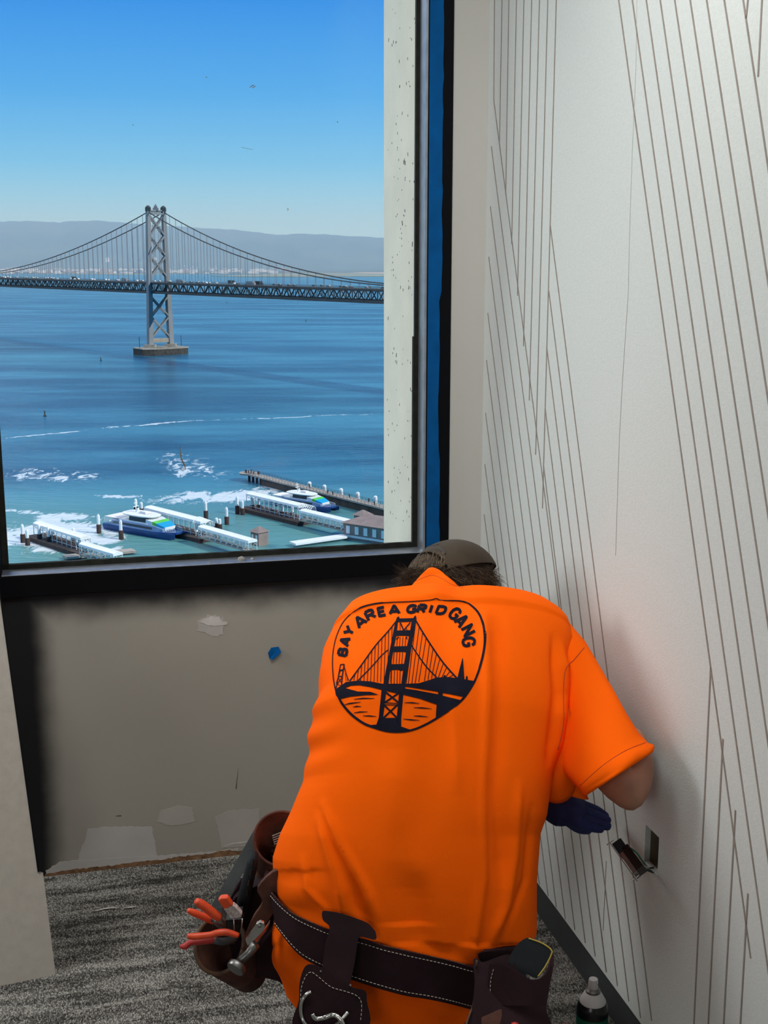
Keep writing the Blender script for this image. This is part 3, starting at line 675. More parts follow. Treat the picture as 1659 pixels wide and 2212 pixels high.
gl = bpy.data.materials.new('window_glass'); gl.use_nodes = True; t = gl.node_tree; t.nodes.clear()
tr = N(t,'ShaderNodeBsdfTransparent'); tr.inputs[0].default_value = (.97,.985,.98,1); go = N(t,'ShaderNodeBsdfGlossy'); go.inputs['Roughness'].default_value = .0
fr = N(t,'ShaderNodeFresnel'); fr.inputs[0].default_value = 1.18; mxs = N(t,'ShaderNodeMixShader'); ou = N(t,'ShaderNodeOutputMaterial')
t.links.new(fr.outputs[0], mxs.inputs[0]); t.links.new(tr.outputs[0], mxs.inputs[1]); t.links.new(go.outputs[0], mxs.inputs[2]); t.links.new(mxs.outputs[0], ou.inputs[0])
m = MB(); fb(s_r-.01, s_l+.02, z_sill-.01, z_head+.01, -.060, -.054); wall_obj(m, 'window_pane', gl, win, None)
# dried splashes on the glass
M['dried'] = mat('dried_splash', (.20,.15,.09), .8, noise=(300,.3))
def streak(px, r, nm='dried_splash'):
    pts = [onwin(u, v, -.053) for u, v in px]; mm = MB().tube(pts, r, 6)
    o = mm.build(nm, M['dried'], win)
streak([(388,962),(389,975),(392,985)], [.0006,.0012,.001]); streak([(389,978),(392,992),(400,1010)], [.0008,.002,.001]); streak([(392,992),(398,1002),(401,1014)], .0012); streak([(389,1013),(395,1016),(401,1013)], .001)
streak([(540,189),(546,184),(552,186),(545,190)], .0011); streak([(445,166),(447,168)], .001); streak([(521,318),(534,321),(546,323)], .0004); streak([(287,269),(288,271)], .001); streak([(728,262),(730,265)],.0009); streak([(620,450),(623,452),(621,455)], .0008)
# blue masking tape on the right stile
m = MB(); rr = random.Random(2); zz = z_sill-.0; pr = []
sa, sb = s_fr+.026, s_r-.002
k = 60; L_ = []; R_ = []
for i in range(k+1):
    z = z_sill-.03+(z_head+.05-z_sill)*i/k; L_.append((sb-.0005, .0135, z)); R_.append((sa+rr.uniform(-.0015,.002)+(.005 if 10 < i < 26 else 0), .0135, z))
vs = L_+R_; fs = [(i,i+1,k+1+i+1,k+1+i) for i in range(k)]
m.add(vs, fs); tp = wall_obj(m, 'masking_tape', M['blue_tape'], None, None); tag(tp, 'long strip of blue masking tape running down the black window frame', 'tape')
mod = tp.modifiers.new('thick', 'SOLIDIFY'); mod.thickness = .0006
# concrete fin outside the right edge of the window
dS = onwin(829.5, 560, 0); m = MB(); depth = .55
sf = s_r+.004
# far edge of the fin seen at u=829
def fin_u(dep): return proj(W(sf, 1.6, -dep))[0]
dep = .2
while fin_u(dep) > 829.3 and dep < 1.2: dep += .002
m.box((sf-.15, -(T+dep)/2, 0.9), (.30, dep-T+.0, 6.0)) if False else m.box((sf-.25, -(.065+dep)/2, .9), (.5, dep-.065, 7.0))
fin = wall_obj(m, 'concrete_fin', M['concrete'], None, 'structure')
# pits in the fin face
m = MB(); rr = random.Random(9)
for i in range(150):
    z = rr.uniform(.85, 2.35); o = -rr.triangular(.08, dep-.01, .1 if i % 2 else dep-.1); sc = rr.uniform(.0008,.0022)*(1.8 if rr.random() < .12 else 1)
    m.lathe((sf-.0005, o, z), [(sc,0),(sc*.9,.0012),(sc*.3,.0014)], 7, axis=(1,0,0)) if False else m.box((sf+.0002, o, z), (.0008, sc*1.6, sc*rr.uniform(1.6,5)), Matrix.Rotation(rr.uniform(-.5,.5),3,'X'))
wall_obj(m, 'surface_pits', mat('pit', (.05,.045,.035), .9), fin, None)
# outer facade block below and beside the window (seen only from other angles)
# wall blemishes
def blot(px, name, m_, onf=onwin, off=.0008, jit=1.5, parent=None, seed=1):
    rr = random.Random(seed); pts = []
    n = len(px)
    for i in range(n):
        a, b = px[i], px[(i+1) % n]; k = max(2, int(math.dist(a,b)/6))
        for j in range(k): pts.append((a[0]+(b[0]-a[0])*j/k+rr.uniform(-jit,jit), a[1]+(b[1]-a[1])*j/k+rr.uniform(-jit,jit)))
    P = [onf(u, v, off) for u, v in pts]
    nn = E2 if onf is onwin else E1
    return MB().slab(P, -nn*.0006).build(name, m_, parent)
blot([(428,1340),(450,1330),(470,1331),(480,1336),(494,1349),(482,1356),(484,1372),(462,1376),(440,1366),(426,1362)], 'spackle_patch', M['spackle_dull'], parent=ww, jit=3.0)
blot([(432,1342),(450,1333),(472,1334),(492,1349),(470,1353),(445,1351)], 'spackle_ridge', M['spackle'], off=.0016, parent=ww, jit=2.5)
M['primer'] = mat('primer', (.54,.54,.52), .6, noise=(8,.06)); M['primer2'] = mat('primer2', (.475,.465,.42), .7, noise=(8,.06))
blot([(190,1792),(235,1786),(328,1786),(340,1850),(250,1870),(166,1865)], 'joint_compound', M['primer'], parent=ww, seed=4)
blot([(98,1880),(130,1862),(240,1854),(380,1846),(470,1838),(515,1832),(515,1846),(380,1856),(240,1872),(100,1890)], 'joint_compound', M['primer'], off=.0011, parent=ww, seed=5)
blot([(345,1752),(385,1740),(415,1745),(420,1775),(370,1785),(340,1775)], 'joint_compound', M['primer2'], parent=ww, seed=6)
blot([(465,1766),(500,1750),(560,1748),(560,1825),(480,1832)], 'joint_compound', M['primer2'], parent=ww, seed=7)
blot([(484,1828),(500,1822),(545,1816),(546,1818),(500,1825),(486,1830)], 'joint_compound', M['spackle'], off=.0016, parent=ww, seed=8, jit=.5)
blot([(515,1658),(513,1680),(511,1705),(509,1704),(512,1680)], 'scuff_mark', mat('scuff', (.10,.10,.09), .9), parent=ww, jit=.3)
blot([(250,1762),(262,1761),(262,1763),(250,1763)], 'scuff_mark', bpy.data.materials['scuff'], parent=ww, jit=.2)
# ragged strip of old glue where the baseboard was
top = [(97,1889),(140,1880),(180,1876),(240,1870),(300,1861),(340,1858),(400,1849),(450,1844),(490,1836),(520,1838),(600,1828),(700,1815),(800,1800)]
bot = [(800,1806),(700,1822),(600,1838),(520,1850),(440,1858),(380,1866),(300,1880),(240,1888),(180,1895),(120,1902),(97,1903)]
blot(top+bot, 'glue_residue', M['glue'], off=.002, jit=1.5, parent=ww, seed=12)
# scrap of blue tape on the wall, one corner peeling
P = [(579,1410),(586,1399),(602,1397),(607,1408),(588,1424),(582,1422)]
mm = MB(); base = [onwin(u, v, .001) for u, v in P]; c = onwin(594,1410,.004); base[3] += E2*.006; base[4] += E2*.008
mm.add(base+[c], [(i,(i+1)%6,6) for i in range(6)])
o = mm.build('tape_scrap', M['blue_tape']); md = o.modifiers.new('thick','SOLIDIFY'); md.thickness = .0006
tag(o, 'small torn scrap of blue masking tape stuck on the wall under the window', 'tape')
# lumps on the sill
for i, (u, v, r_, lab) in enumerate([(521,1196,.0095,'largest grey crumb, domed, lying on the window sill'),(545,1197,.005,'crumb right of the domed one on the window sill'),(454,1207,.0035,'small crumb at the left of the domed one on the window sill'),(40,1235,.002,'tiny crumb at the left end of the window sill')]):
    c = onwin(u, v, -.012 if i < 2 else 0.004); c.z = z_sill
    rr = random.Random(i); m = MB()
    m.lathe(c-Vector((0,0,.0005)), [(r_,0),(r_*1.05,r_*.3),(r_*.75,r_*.8),(r_*.3,r_*1.05)], 12, sq=.8)
    m.v = [(x+rr.uniform(-1,1)*r_*.08, y+rr.uniform(-1,1)*r_*.08, z) for x, y, z in m.v]
    tag(m.build('plaster_crumb', M['clay'], smooth=True), lab, 'crumb')
# ---------------- right wall with routed felt panels
def right_obj(mb, name, m_, parent=None, kind=None, **k):
    o = mb.build(name, m_, None, **k); o.location = CORNER; o.rotation_euler = (0,0,math.atan2(E2.y,E2.x))
    if kind: o['kind'] = kind
    if parent: setp(o, parent)
    return o
# local x along E2 (towards camera), local y = Rz90 E2 = (.9716,.2367) = out of the room
h0, hz1 = rz(onright(1394.5,1790)); h1, hz0 = rz(onright(1420,1888)); hz1 = rz(onright(1395,1781))[1]; hz0 = rz(onright(1394,1864))[1]
zp = .089; TP = .012; R0, R1 = 0.0, 4.6
m = MB()
def rb(a, b, z0, z1, o0, o1): m.box(((a+b)/2, -(o0+o1)/2, (z0+z1)/2), (b-a, abs(o1-o0), z1-z0))
rb(-.2, h0-.003, 0, H, -.15, -TP); rb(h1+.003, R1, 0, H, -.15, -TP); rb(h0-.003, h1+.003, 0, hz0-.003, -.15, -TP); rb(h0-.003, h1+.003, hz1+.003, H, -.15, -TP)
wr = right_obj(m, 'wall_right', M['wall_light'], None, 'structure')
m = MB(); rb(.002, h0, zp, H, -TP, 0); rb(h1, R1, zp, H, -TP, 0); rb(h0, h1, zp, hz0, -TP, 0); rb(h0, h1, hz1, H, -TP, 0)
pn = right_obj(m, 'felt_wall_covering', M['felt'], wr)
m = MB(); rb(.0, R1, 0, zp+.004, -TP, -.006); right_obj(m, 'baseboard_right', M['base_rubber'], None, 'structure')
lines = [((1068.5,0),(1067,217)),((1084.8,0),(1079.3,305)),((1099.6,0),(1092.7,420)),((1116,0),(1105.6,527)),((1132,0),(1118.1,639)),((1148.8,0),(1131,748)),((1165.6,0),(1143.5,865)),((1183.7,0),(1157.3,982)),((1202,0),(1172,1098)),
 ((1067,217),(1290,1940)),
 ((1189,487.5),(1408,2205)),((1185.8,629),(1384,2199)),((1181.8,754),(1358.5,2163)),((1178,883),(1334,2130)),((1174.7,1008),(1310,2100)),
 ((1061.6,316),(1286,2066)),((1059.4,446),(1264.5,2037)),((1056,555),(1242,2009)),((1054,676.5),(1221.5,1986)),((1051,778),(1202,1960)),((1049,892),(1184.4,1936)),((1047.6,1003),(1165.5,1911)),((1046,1111),(1150,1890)),
 ((1337,0),(1622,2070)),((1366.4,0),(1670,2170)),((1396.5,0),(1690,2070)),((1426.6,0),(1700,1885)),((1458,0),(1720,1755)),((1491.4,0),(1730,1580)),((1527,0),(1740,1388)),((1565,0),(1760,1258)),((1606,0),(1790,1240)),
 ((1646.5,0),(1638,165)),((1616,0),(1612,40)),((1535.6,1441),(1498,2240)),((1562,1596),(1529,2240)),((1589,1750),(1562,2240)),((1616,1930),(1598,2240)),((1310,1860),(1303,2010))]
# parallel in the wall: upward extension of the near-vertical family and the right family
m = MB(); gw = .0021
for i, (a, b) in enumerate(lines):
    A = rz(onright(*a)); B = rz(onright(*b))
    if i == len(lines)-1: w = .0006
    else: w = gw*1.05
    if a[1] == 0:          # continues above the frame
        dx, dz = A[0]-B[0], A[1]-B[1]; kx = (H-A[1])/dz if dz > 0 else 0
        A = (A[0]+dx*kx, H)
    if A[0] < .004: A = (.004, A[1])
    if i == 9: B = rz(onright(1313,2105)) if False else rz(onright(1310,2100))
    A3 = Vector((A[0], -.0002, A[1])); B3 = Vector((B[0], -.0002, max(B[1], zp)))
    m.beam(A3, B3, w, .0010, up=(0,1,0)) if False else None
    d = (B3-A3).normalized(); sd = d.cross(Vector((0,1,0)))*w
    # shallow V channel seen as strip: two lips and a floor
    vs = []
    for P_ in (A3, B3): vs += [P_-sd+Vector((0,-.0006,0)), P_+sd+Vector((0,-.0006,0)), P_+sd+Vector((0,.001,0)), P_-sd+Vector((0,.001,0))]
    m.add(vs, [(0,1,5,4),(1,2,6,5),(3,0,4,7),(0,3,2,1),(4,5,6,7)])
# drop duplicate of line 14 path (line 9 already follows it)
right_obj(m, 'routed_lines', M['groove'], pn)
m = MB(); pts = []
for u, v in [(1376,0),(1374,150),(1366,330),(1361,480),(1357,640),(1345,820),(1338,950),(1334,1073),(1330,1200)]:
    a = rz(onright(u, v)); pts.append((a[0], -.0003, a[1]))
m.tube(pts, .0006, 4); right_obj(m, 'panel_seam', mat('seam', (.40,.40,.38), .9), pn)
# hole in the wall for the outlet, with a box, stud and cable
m = MB(); dd = .07
for (a, b, c_, d_, o0, o1) in ((h0-.004,h0,hz0-.004,hz1+.004,-dd,-TP),(h1,h1+.004,hz0-.004,hz1+.004,-dd,-TP),(h0,h1,hz0-.004,hz0,-dd,-TP),(h0,h1,hz1,hz1+.004,-dd,-TP),(h0-.004,h1+.004,hz0-.004,hz1+.004,-dd-.004,-dd)):
    rb(a, b, c_, d_, o0, o1)
right_obj(m, 'outlet_recess', M['wood'], wr)
m = MB(); rb(h0+.001, h0+.03, hz0, hz1, -dd, -.03); right_obj(m, 'stud_edge', M['box_dark'], wr)
# ---------------- floor, ceiling, other walls
def carpet():
    m = bpy.data.materials.new('carpet'); m.use_nodes = True; t = m.node_tree; b = t.nodes['Principled BSDF']; L = t.links
    b.inputs['Roughness'].default_value = 1; b.inputs['Specular IOR Level'].default_value = .1
    tcn = N(t,'ShaderNodeTexCoord'); mp = N(t,'ShaderNodeMapping'); mp.inputs['Rotation'].default_value = (0,0,-.24); L.new(tcn.outputs['Object'], mp.inputs[0])
    wv_ = N(t,'ShaderNodeMapping'); wv_.inputs['Scale'].default_value = (2.2, 15, 1); L.new(mp.outputs[0], wv_.inputs[0])
    n1 = N(t,'ShaderNodeTexNoise'); n1.inputs['Scale'].default_value = 1.6; n1.inputs['Detail'].default_value = 4; n1.inputs['Roughness'].default_value = .6; n1.inputs['Distortion'].default_value = .5; L.new(wv_.outputs[0], n1.inputs['Vector'])
    sc_ = N(t,'ShaderNodeMapping'); sc_.inputs['Scale'].default_value = (420, 190, 1); L.new(mp.outputs[0], sc_.inputs[0])
    vo = N(t,'ShaderNodeTexVoronoi'); vo.inputs['Scale'].default_value = 1; vo.inputs['Randomness'].default_value = .75; L.new(sc_.outputs[0], vo.inputs['Vector'])
    hs = N(t,'ShaderNodeSeparateColor'); L.new(vo.outputs['Color'], hs.inputs[0])
    # loop colour: light loops more frequent in light bands
    cmb = N(t,'ShaderNodeMath', operation='MULTIPLY_ADD'); cmb.inputs[1].default_value = 1.0; L.new(n1.outputs['Fac'], cmb.inputs[0]); 
    hal = N(t,'ShaderNodeMath', operation='MULTIPLY'); hal.inputs[1].default_value = .36; L.new(hs.outputs[0], hal.inputs[0]); L.new(hal.outputs[0], cmb.inputs[2])
    cr = N(t,'ShaderNodeValToRGB'); e = cr.color_ramp.elements; e[0].position = .48; e[0].color = (.055,.054,.050,1); e[1].position = .86; e[1].color = (.48,.47,.43,1)
    x = e.new(.66); x.color = (.21,.205,.185,1)
    L.new(cmb.outputs[0], cr.inputs[0])
    dk = N(t,'ShaderNodeMapRange'); dk.inputs[1].default_value = .2; dk.inputs[2].default_value = .75; dk.inputs[3].default_value = 1.15; dk.inputs[4].default_value = .35; L.new(vo.outputs['Distance'], dk.inputs[0])
    ml = N(t,'ShaderNodeVectorMath', operation='SCALE'); L.new(cr.outputs[0], ml.inputs[0]); L.new(dk.outputs[0], ml.inputs['Scale']); L.new(ml.outputs[0], b.inputs['Base Color'])
    bp = N(t,'ShaderNodeBump'); bp.invert = True; bp.inputs['Strength'].default_value = .8; bp.inputs['Distance'].default_value = .002; L.new(vo.outputs['Distance'], bp.inputs['Height']); L.new(bp.outputs[0], b.inputs['Normal'])
    return m
fl = [W(-.28,0),W(SLFT,0),W(SLFT,0)+E2*5.2,W(-.28,0)+E2*5.2]
fl = [CORNER+E1*-.01+E2*-.1, CORNER+E1*SLFT+E2*-.1, CORNER+E1*SLFT+E2*5.4, CORNER+E1*-.01+E2*5.4]
tag(MB().slab([Vector((p.x,p.y,-.05)) for p in fl], (0,0,.05)).build('floor', carpet()), kind='structure')
tag(MB().slab([Vector((p.x,p.y,H)) for p in fl], (0,0,.1)).build('ceiling', M['ceiling']), kind='structure')
a = CORNER+E1*SLFT; tag(MB().slab([a+E2*-.1, a+E2*5.4, a+E2*5.4+E1*.1, a+E2*-.1+E1*.1], (0,0,H)).build('wall_left', M['wall_light']), kind='structure')
a = CORNER+E2*5.4; tag(MB().slab([a-E1*.2, a+E1*SLFT, a+E1*SLFT+E2*.1, a-E1*.2+E2*.1], (0,0,H)).build('wall_back', M['wall_light']), kind='structure')
a = CORNER+E2*4.6; tag(MB().slab([a, a+E2*.8, a+E2*.8-E1*.1, a-E1*.1], (0,0,H)).build('wall_right_rear', M['wall_light']), kind='structure')
# ---------------- leaning wallboard at the left
B0 = onz(120,2105,0); B1 = onz(0,2130,0); dl = (B1-B0).normalized()
tdir = ray(0,1285); topP = Vector((0,0,CAMZ))+tdir*2.93
nb = dl.cross(topP-B0).normalized()
def onboard(u, v):
    d = ray(u, v); t_ = nb.dot(B0-Vector((0,0,CAMZ)))/nb.dot(d); return Vector((0,0,CAMZ))+d*t_
A_ = onboard(0,1285); A2 = onboard(82,1885); A3_ = onboard(93,1885)
up = A_+(A_-A2)*.28
pts = [B0, A3_, A2, A_, up, up+dl*.55, onboard(0,1285)+dl*.6, B0+dl*.75]
if nb.y > 0: bk = nb*.013
else: bk = -nb*.013
bd = empty('leaning_wallboard', tuple(B0), 'beige wallboard sheet with a notched edge leaning against the window wall at left', 'wallboard')
MB().slab(pts, bk).build('board', M['board'], bd)
mm = MB().beam(A2+Vector((.001,0,.002)), A_, .003, .003); mm.beam(A_, up, .003, .003); mm.build('dark_edge_bead', M['black_frame'], bd)
MB().box(onboard(86,1884)-bk*.1, (.004,.003,.003)).build('bead_end', M['steel'], bd)
# ---------------- scraps on the carpet
m = MB(); pts = [(199,1969),(210,1967),(225,1963),(243,1961),(258,1962)]; pts2 = [(266,1962),(280,1960),(296,1958.5)]
for pp, lab in ((pts,'curled white paper strip on the carpet, longer of the two'),(pts2,'short white paper sliver on the carpet, right of the longer strip')):
    m = MB(); vs = []
    for i, (u, v) in enumerate(pp):
        w = .0045*math.sin(math.pi*(i+.25)/(len(pp)-.4)); P_ = onz(u, v, .002+.003*math.sin(i*1.7)**2); vs += [P_+Vector((0,w,0)), P_-Vector((0,w,-.002))]
    m.add(vs, [(2*i,2*i+1,2*i+3,2*i+2) for i in range(len(pp)-1)])
    o = m.build('paper_strip', M['paper'], smooth='full'); md = o.modifiers.new('thick','SOLIDIFY'); md.thickness = .0006; tag(o, lab, 'paper')
# ---------------- receptacle hanging out of the hole on its wires
def RV(u, v, off): return onright(u, v, off)
rc = empty('wall_receptacle', tuple(RV(1350,1865,.05)), 'black wall receptacle dangling by its wires below the square wall hole', 'receptacle')
tA = RV(1326,1827,.075); tB = RV(1373,1893,.060); ax = (tB-tA).normalized(); vw = (Vector((0,0,CAMZ))-tA).normalized(); sd = ax.cross(vw).normalized()
if proj(tA+sd*.01)[0] < proj(tA)[0]: sd = -sd
dep_ = ax.cross(sd).normalized(); dep_ = dep_ if dep_.dot(vw) > 0 else -dep_
def RC(a, b, c): return tA+ax*a+sd*b+dep_*c
Lr = (tB-tA).length; r3 = Matrix((ax, sd, dep_)).transposed()
MB().box(RC(Lr*.5,-.003,0), (Lr*1.12,.0016,.022), r3).build('metal_yoke', M['dark_steel'], rc, bevel=.0004)
MB().box(RC(Lr*.18,.009,0), (Lr*.34,.021,.026), r3).build('top_housing', M['black_plastic'], rc, bevel=.0015)
MB().box(RC(Lr*.62,.016,0), (Lr*.75,.016,.026), r3).build('rear_housing', M['can_black'], rc, bevel=.0015)
MB().box(RC(Lr*.62,.004,0), (Lr*.78,.009,.024), r3).build('receptacle_face', M['dark_steel'], rc, bevel=.001)
MB().lathe(RC(Lr*1.03,-.012,.0), [(.0022,0),(.0022,.003),(.0011,.0032),(.0011,.018)], 10, axis=sd).build('screw', M['steel'], rc)
MB().lathe(RC(-.01,-.010,.0), [(.0018,0),(.0009,.003),(.0009,.016)], 8, axis=sd).build('screw', M['steel'], rc)
def wire(px, offs, mt, nm, r_=.0016):
    pts = [RV(u, v, o) for (u, v), o in zip(px, offs)]
    # smooth
    out = []
    for i in range(len(pts)-1):
        p0, p1, p2, p3 = pts[max(i-1,0)], pts[i], pts[i+1], pts[min(i+2,len(pts)-1)]
        for k in range(6):
            t_ = k/6; out.append(.5*((2*p1)+(p2-p0)*t_+(2*p0-5*p1+4*p2-p3)*t_*t_+(3*p1-p0-3*p2+p3)*t_**3))
    out.append(pts[-1]); MB().tube(out, r_, 8).build(nm, mt, rc, smooth='full')
wire([(1362,1832),(1375,1842),(1388,1860),(1402,1878),(1418,1887)], [.05,.045,.035,.015,-.03], M['wire_green'], 'green_wire')
wire([(1372,1862),(1382,1870),(1395,1878),(1408,1884),(1419,1887)], [.05,.04,.03,.01,-.03], M['wire_black'], 'black_wire')
wire([(1357,1829),(1364,1840),(1372,1850),(1380,1862),(1400,1874),(1418,1869)], [.055,.05,.045,.04,.02,-.03], M['wire_white'], 'white_wire')
wire([(1392,1872),(1405,1875),(1418,1872)], [.03,.01,-.03], M['wire_black'], 'black_wire')
# ---------------- spray can
cc = Vector((.425, 2.215, 0)); ztop = .17
u0, v0 = 1281, 2113
best = min(((abs(proj((cc.x,cc.y,z/1000))[1]-2113), z/1000) for z in range(80, 300)), key=lambda q: q[0]); zc_ = best[1]
d0 = ray(1281,2140); cc.x = d0.x/d0.y*cc.y
can = empty('spray_can', (cc.x,cc.y,0), 'green spray paint can with white nozzle standing by the dark baseboard', 'spray can')
zb_ = zc_-.052
MB().lathe((cc.x,cc.y,0), [(.030,0),(.0325,.003),(.0325,zb_-.026)], 40).build('body', M['can_green'], can, smooth=True)
MB().lathe((cc.x,cc.y,zb_-.026), [(.0326,0),(.0326,.008),(.0315,.016),(.0285,.023),(.0255,.028)], 40).build('black_shoulder', M['can_black'], can, smooth=True)
MB().lathe((cc.x,cc.y,zb_), [(.0262,.0),(.0265,.003),(.021,.013),(.0165,.021),(.0155,.022)], 40).build('white_dome', M['can_white'], can, smooth=True)
MB().lathe((cc.x,cc.y,zb_+.020), [(.0135,0),(.015,.002),(.015,.006),(.012,.009),(.0105,.011)], 32).build('valve_ring', M['dark_steel'], can, smooth=True)
nz_ = MB().lathe((cc.x,cc.y,zb_+.029), [(.0095,0),(.0102,.004),(.0095,.018),(.0085,.0215),(.004,.022)], 28).build('nozzle', M['can_white'], can, smooth=True)
MB().lathe(Vector((cc.x,cc.y,zb_+.041))+Vector((.0085,-.004,0)), [(.0014,0),(.0014,.002)], 10, axis=(.9,-.42,0)).build('spray_hole', M['can_black'], nz_)
# ================================================================== THE WORKER
def interp(tab, v): return float(np.interp(v, [t_[0] for t_ in tab], [t_[1] for t_ in tab]))
LC = [(1240,915),(1252,895),(1262,868),(1270,838),(1280,806),(1300,772),(1320,752),(1370,717),(1420,697),(1480,688),(1520,689),(1545,674),(1580,670),(1640,664),(1690,655),(1750,630),(1800,606),(1850,590),(1890,591),(1925,600),(1960,594),(2000,588),(2060,594),(2110,614),(2160,650),(2230,690),(2300,700)]
RC_ = [(1240,955),(1252,985),(1262,1030),(1270,1078),(1280,1110),(1300,1158),(1320,1192),(1350,1228),(1395,1240),(1440,1228),(1500,1216),(1560,1210),(1650,1196),(1760,1180),(1800,1166),(1900,1158),(2000,1158),(2020,1150),(2050,1118),(2100,1090),(2160,1075),(2230,1060),(2300,1040)]
YB = [(1240,2.44),(1262,2.40),(1300,2.33),(1450,2.17),(1700,2.05),(1900,1.985),(2040,1.96),(2130,1.95),(2300,1.97)]      # depth of the back surface
DD = [(1240,.045),(1262,.07),(1280,.09),(1320,.12),(1400,.135),(1700,.145),(1900,.155),(2040,.150),(2130,.15),(2300,.14)]
def smooth_fold(u, v):
    """height of cloth folds along the back, metres"""
    h = 0
    def fold(pts, w, a):
        nonlocal h
        vs_ = [p[1] for p in pts]
        if v < vs_[0]-20 or v > vs_[-1]+20: return
        uu = float(np.interp(v, vs_, [p[0] for p in pts])); e = min(1, max(0, (v-vs_[0]+20)/60), max(0,(vs_[-1]+20-v)/60))
        h += 2.3*a*e*math.exp(-((u-uu)/w)**2)
    fold([(1046,1330),(1052,1500),(1040,1700),(1042,1900),(1020,2060)], 10, .005)
    fold([(1075,1340),(1085,1500),(1072,1700),(1085,1900)], 14, -.003)
    fold([(1212,1400),(1216,1500),(1200,1650)], 8, .006); fold([(1196,1380),(1203,1500),(1186,1640)], 8, -.005)
    fold([(1120,1700),(1110,1850),(1092,1960),(1060,2040)], 10, .004); fold([(1148,1750),(1135,1900),(1090,2010)], 7, -.003)
    fold([(690,1770),(712,1850),(735,1920),(742,1970)], 9, .005); fold([(700,1740),(735,1820),(790,1920),(812,1980)], 8, .005)
    fold([(655,1860),(668,1920),(700,1960),(712,1990)], 8, .004); fold([(760,1900),(775,1960),(800,2010)], 9, -.004)
    fold([(900,1900),(905,2000),(915,2060)], 26, -.003); fold([(850,1640),(860,1760),(880,1900)], 40, .003)
    fold([(940,1262),(950,1290),(960,1310)], 34, .007)
    fold([(975,1500),(985,1600),(990,1700)], 10, .003)
    # creases across the left flank where the far arm pulls the cloth
    if u < 760:
        k = (760-u)/90
        h += .004*k*math.sin((v-1500+.35*(u-680))/11.0)*math.exp(-((v-1590)/70)**2)
    if v > 2040: h += .003*math.sin((u*.8+v*.5)/17)+.003*math.sin((u*.5-v)/13)
    if v > 1880: h += .0035*math.sin(v/16.0+.01*u)*math.exp(-((u-640)/55)**2)
    return h
_YB, _DD = YB, DD
def sm_i(tab, v, w=45): return sum(interp(tab, v+o_) for o_ in (-w,-w*.66,-w*.33,0,w*.33,w*.66,w))/7
YB = [(v_, sm_i(_YB, v_, 12 if v_ < 1300 else 60)) for v_ in list(range(1240,1330,6))+list(range(1330,2320,20))]
DD = [(v_, sm_i(_DD, v_, 8 if v_ < 1300 else 50)) for v_ in list(range(1240,1330,6))+list(range(1330,2320,20))]
rows_v = [1262,1264,1267,1271,1276,1283,1291,1300]+list(range(1306,2301,5))
NS = 220; rings = []
for v in rows_v:
    uL, uR = interp(LC, v), interp(RC_, v); Yb = interp(YB, v); d = interp(DD, v)
    # torso axis direction at this row -> thickness direction
    e = 12; Pa = onY((uL+uR)/2, v+e, interp(YB, v+e)); Pb = onY((uL+uR)/2, v-e, interp(YB, v-e)); ax = (Pb-Pa); ax.x = 0; ax.normalize()
    Tn = Vector((0, ax.z, -ax.y))              # forward / down
    C0 = onY((uL+uR)/2, v, Yb)+Tn*d; Yc = C0.y; vC = proj(C0)[1]; uL, uR = interp(LC, vC), interp(RC_, vC)
    xl = onY(uL, vC, Yc).x; xr = onY(uR, vC, Yc).x
    C = Vector(((xl+xr)/2, Yc, C0.z)); w = (xr-xl)/2; ring = []; n_ = 2.35
    for k in range(NS):
        t_ = 2*math.pi*k/NS; ct, st = math.cos(t_), math.sin(t_)
        ex = w*math.copysign(abs(ct)**(2/n_), ct); ey = d*math.copysign(abs(st)**(2/n_), st)
        P_ = C+Vector((ex,0,0))+Tn*ey
        if st < .1:
            u_, v_ = proj(P_); nrm = (Vector((ct*.6,0,0))+Tn*st).normalized(); P_ = P_+nrm*smooth_fold(u_, v_)
        # shallow groove of the spine
        if st < 0: P_ -= Tn*(-.007)*math.exp(-(ex/.035)**2) if v < 2000 else Vector()
        ring.append(P_)
    rings.append(ring)
person = empty('person', tuple(onz(940,2200,0)), 'kneeling person in bright orange t-shirt and brown backwards cap, bent toward the wall', 'person')
sm = MB(); sm.rings(rings, close0=True, close1=False)
# collar standing up at the nape
cr_ = []
for (v, uL, uR, Y, d) in [(1300,868,1010,2.40,.05),(1280,880,1000,2.405,.05),(1265,893,985,2.415,.046),(1252,905,968,2.43,.04),(1243,914,958,2.445,.034),(1237,920,948,2.46,.026)]:
    C = onY((uL+uR)/2, v, Y); w = (onY(uR, v, Y).x-onY(uL, v, Y).x)/2
    cr_.append([C+Vector((w*math.cos(a), 0, 0))+Vector((0,.8,.25))*(d*math.sin(a)) for a in [2*math.pi*k/48 for k in range(48)]])
sm.rings(cr_, close0=False, close1=True)
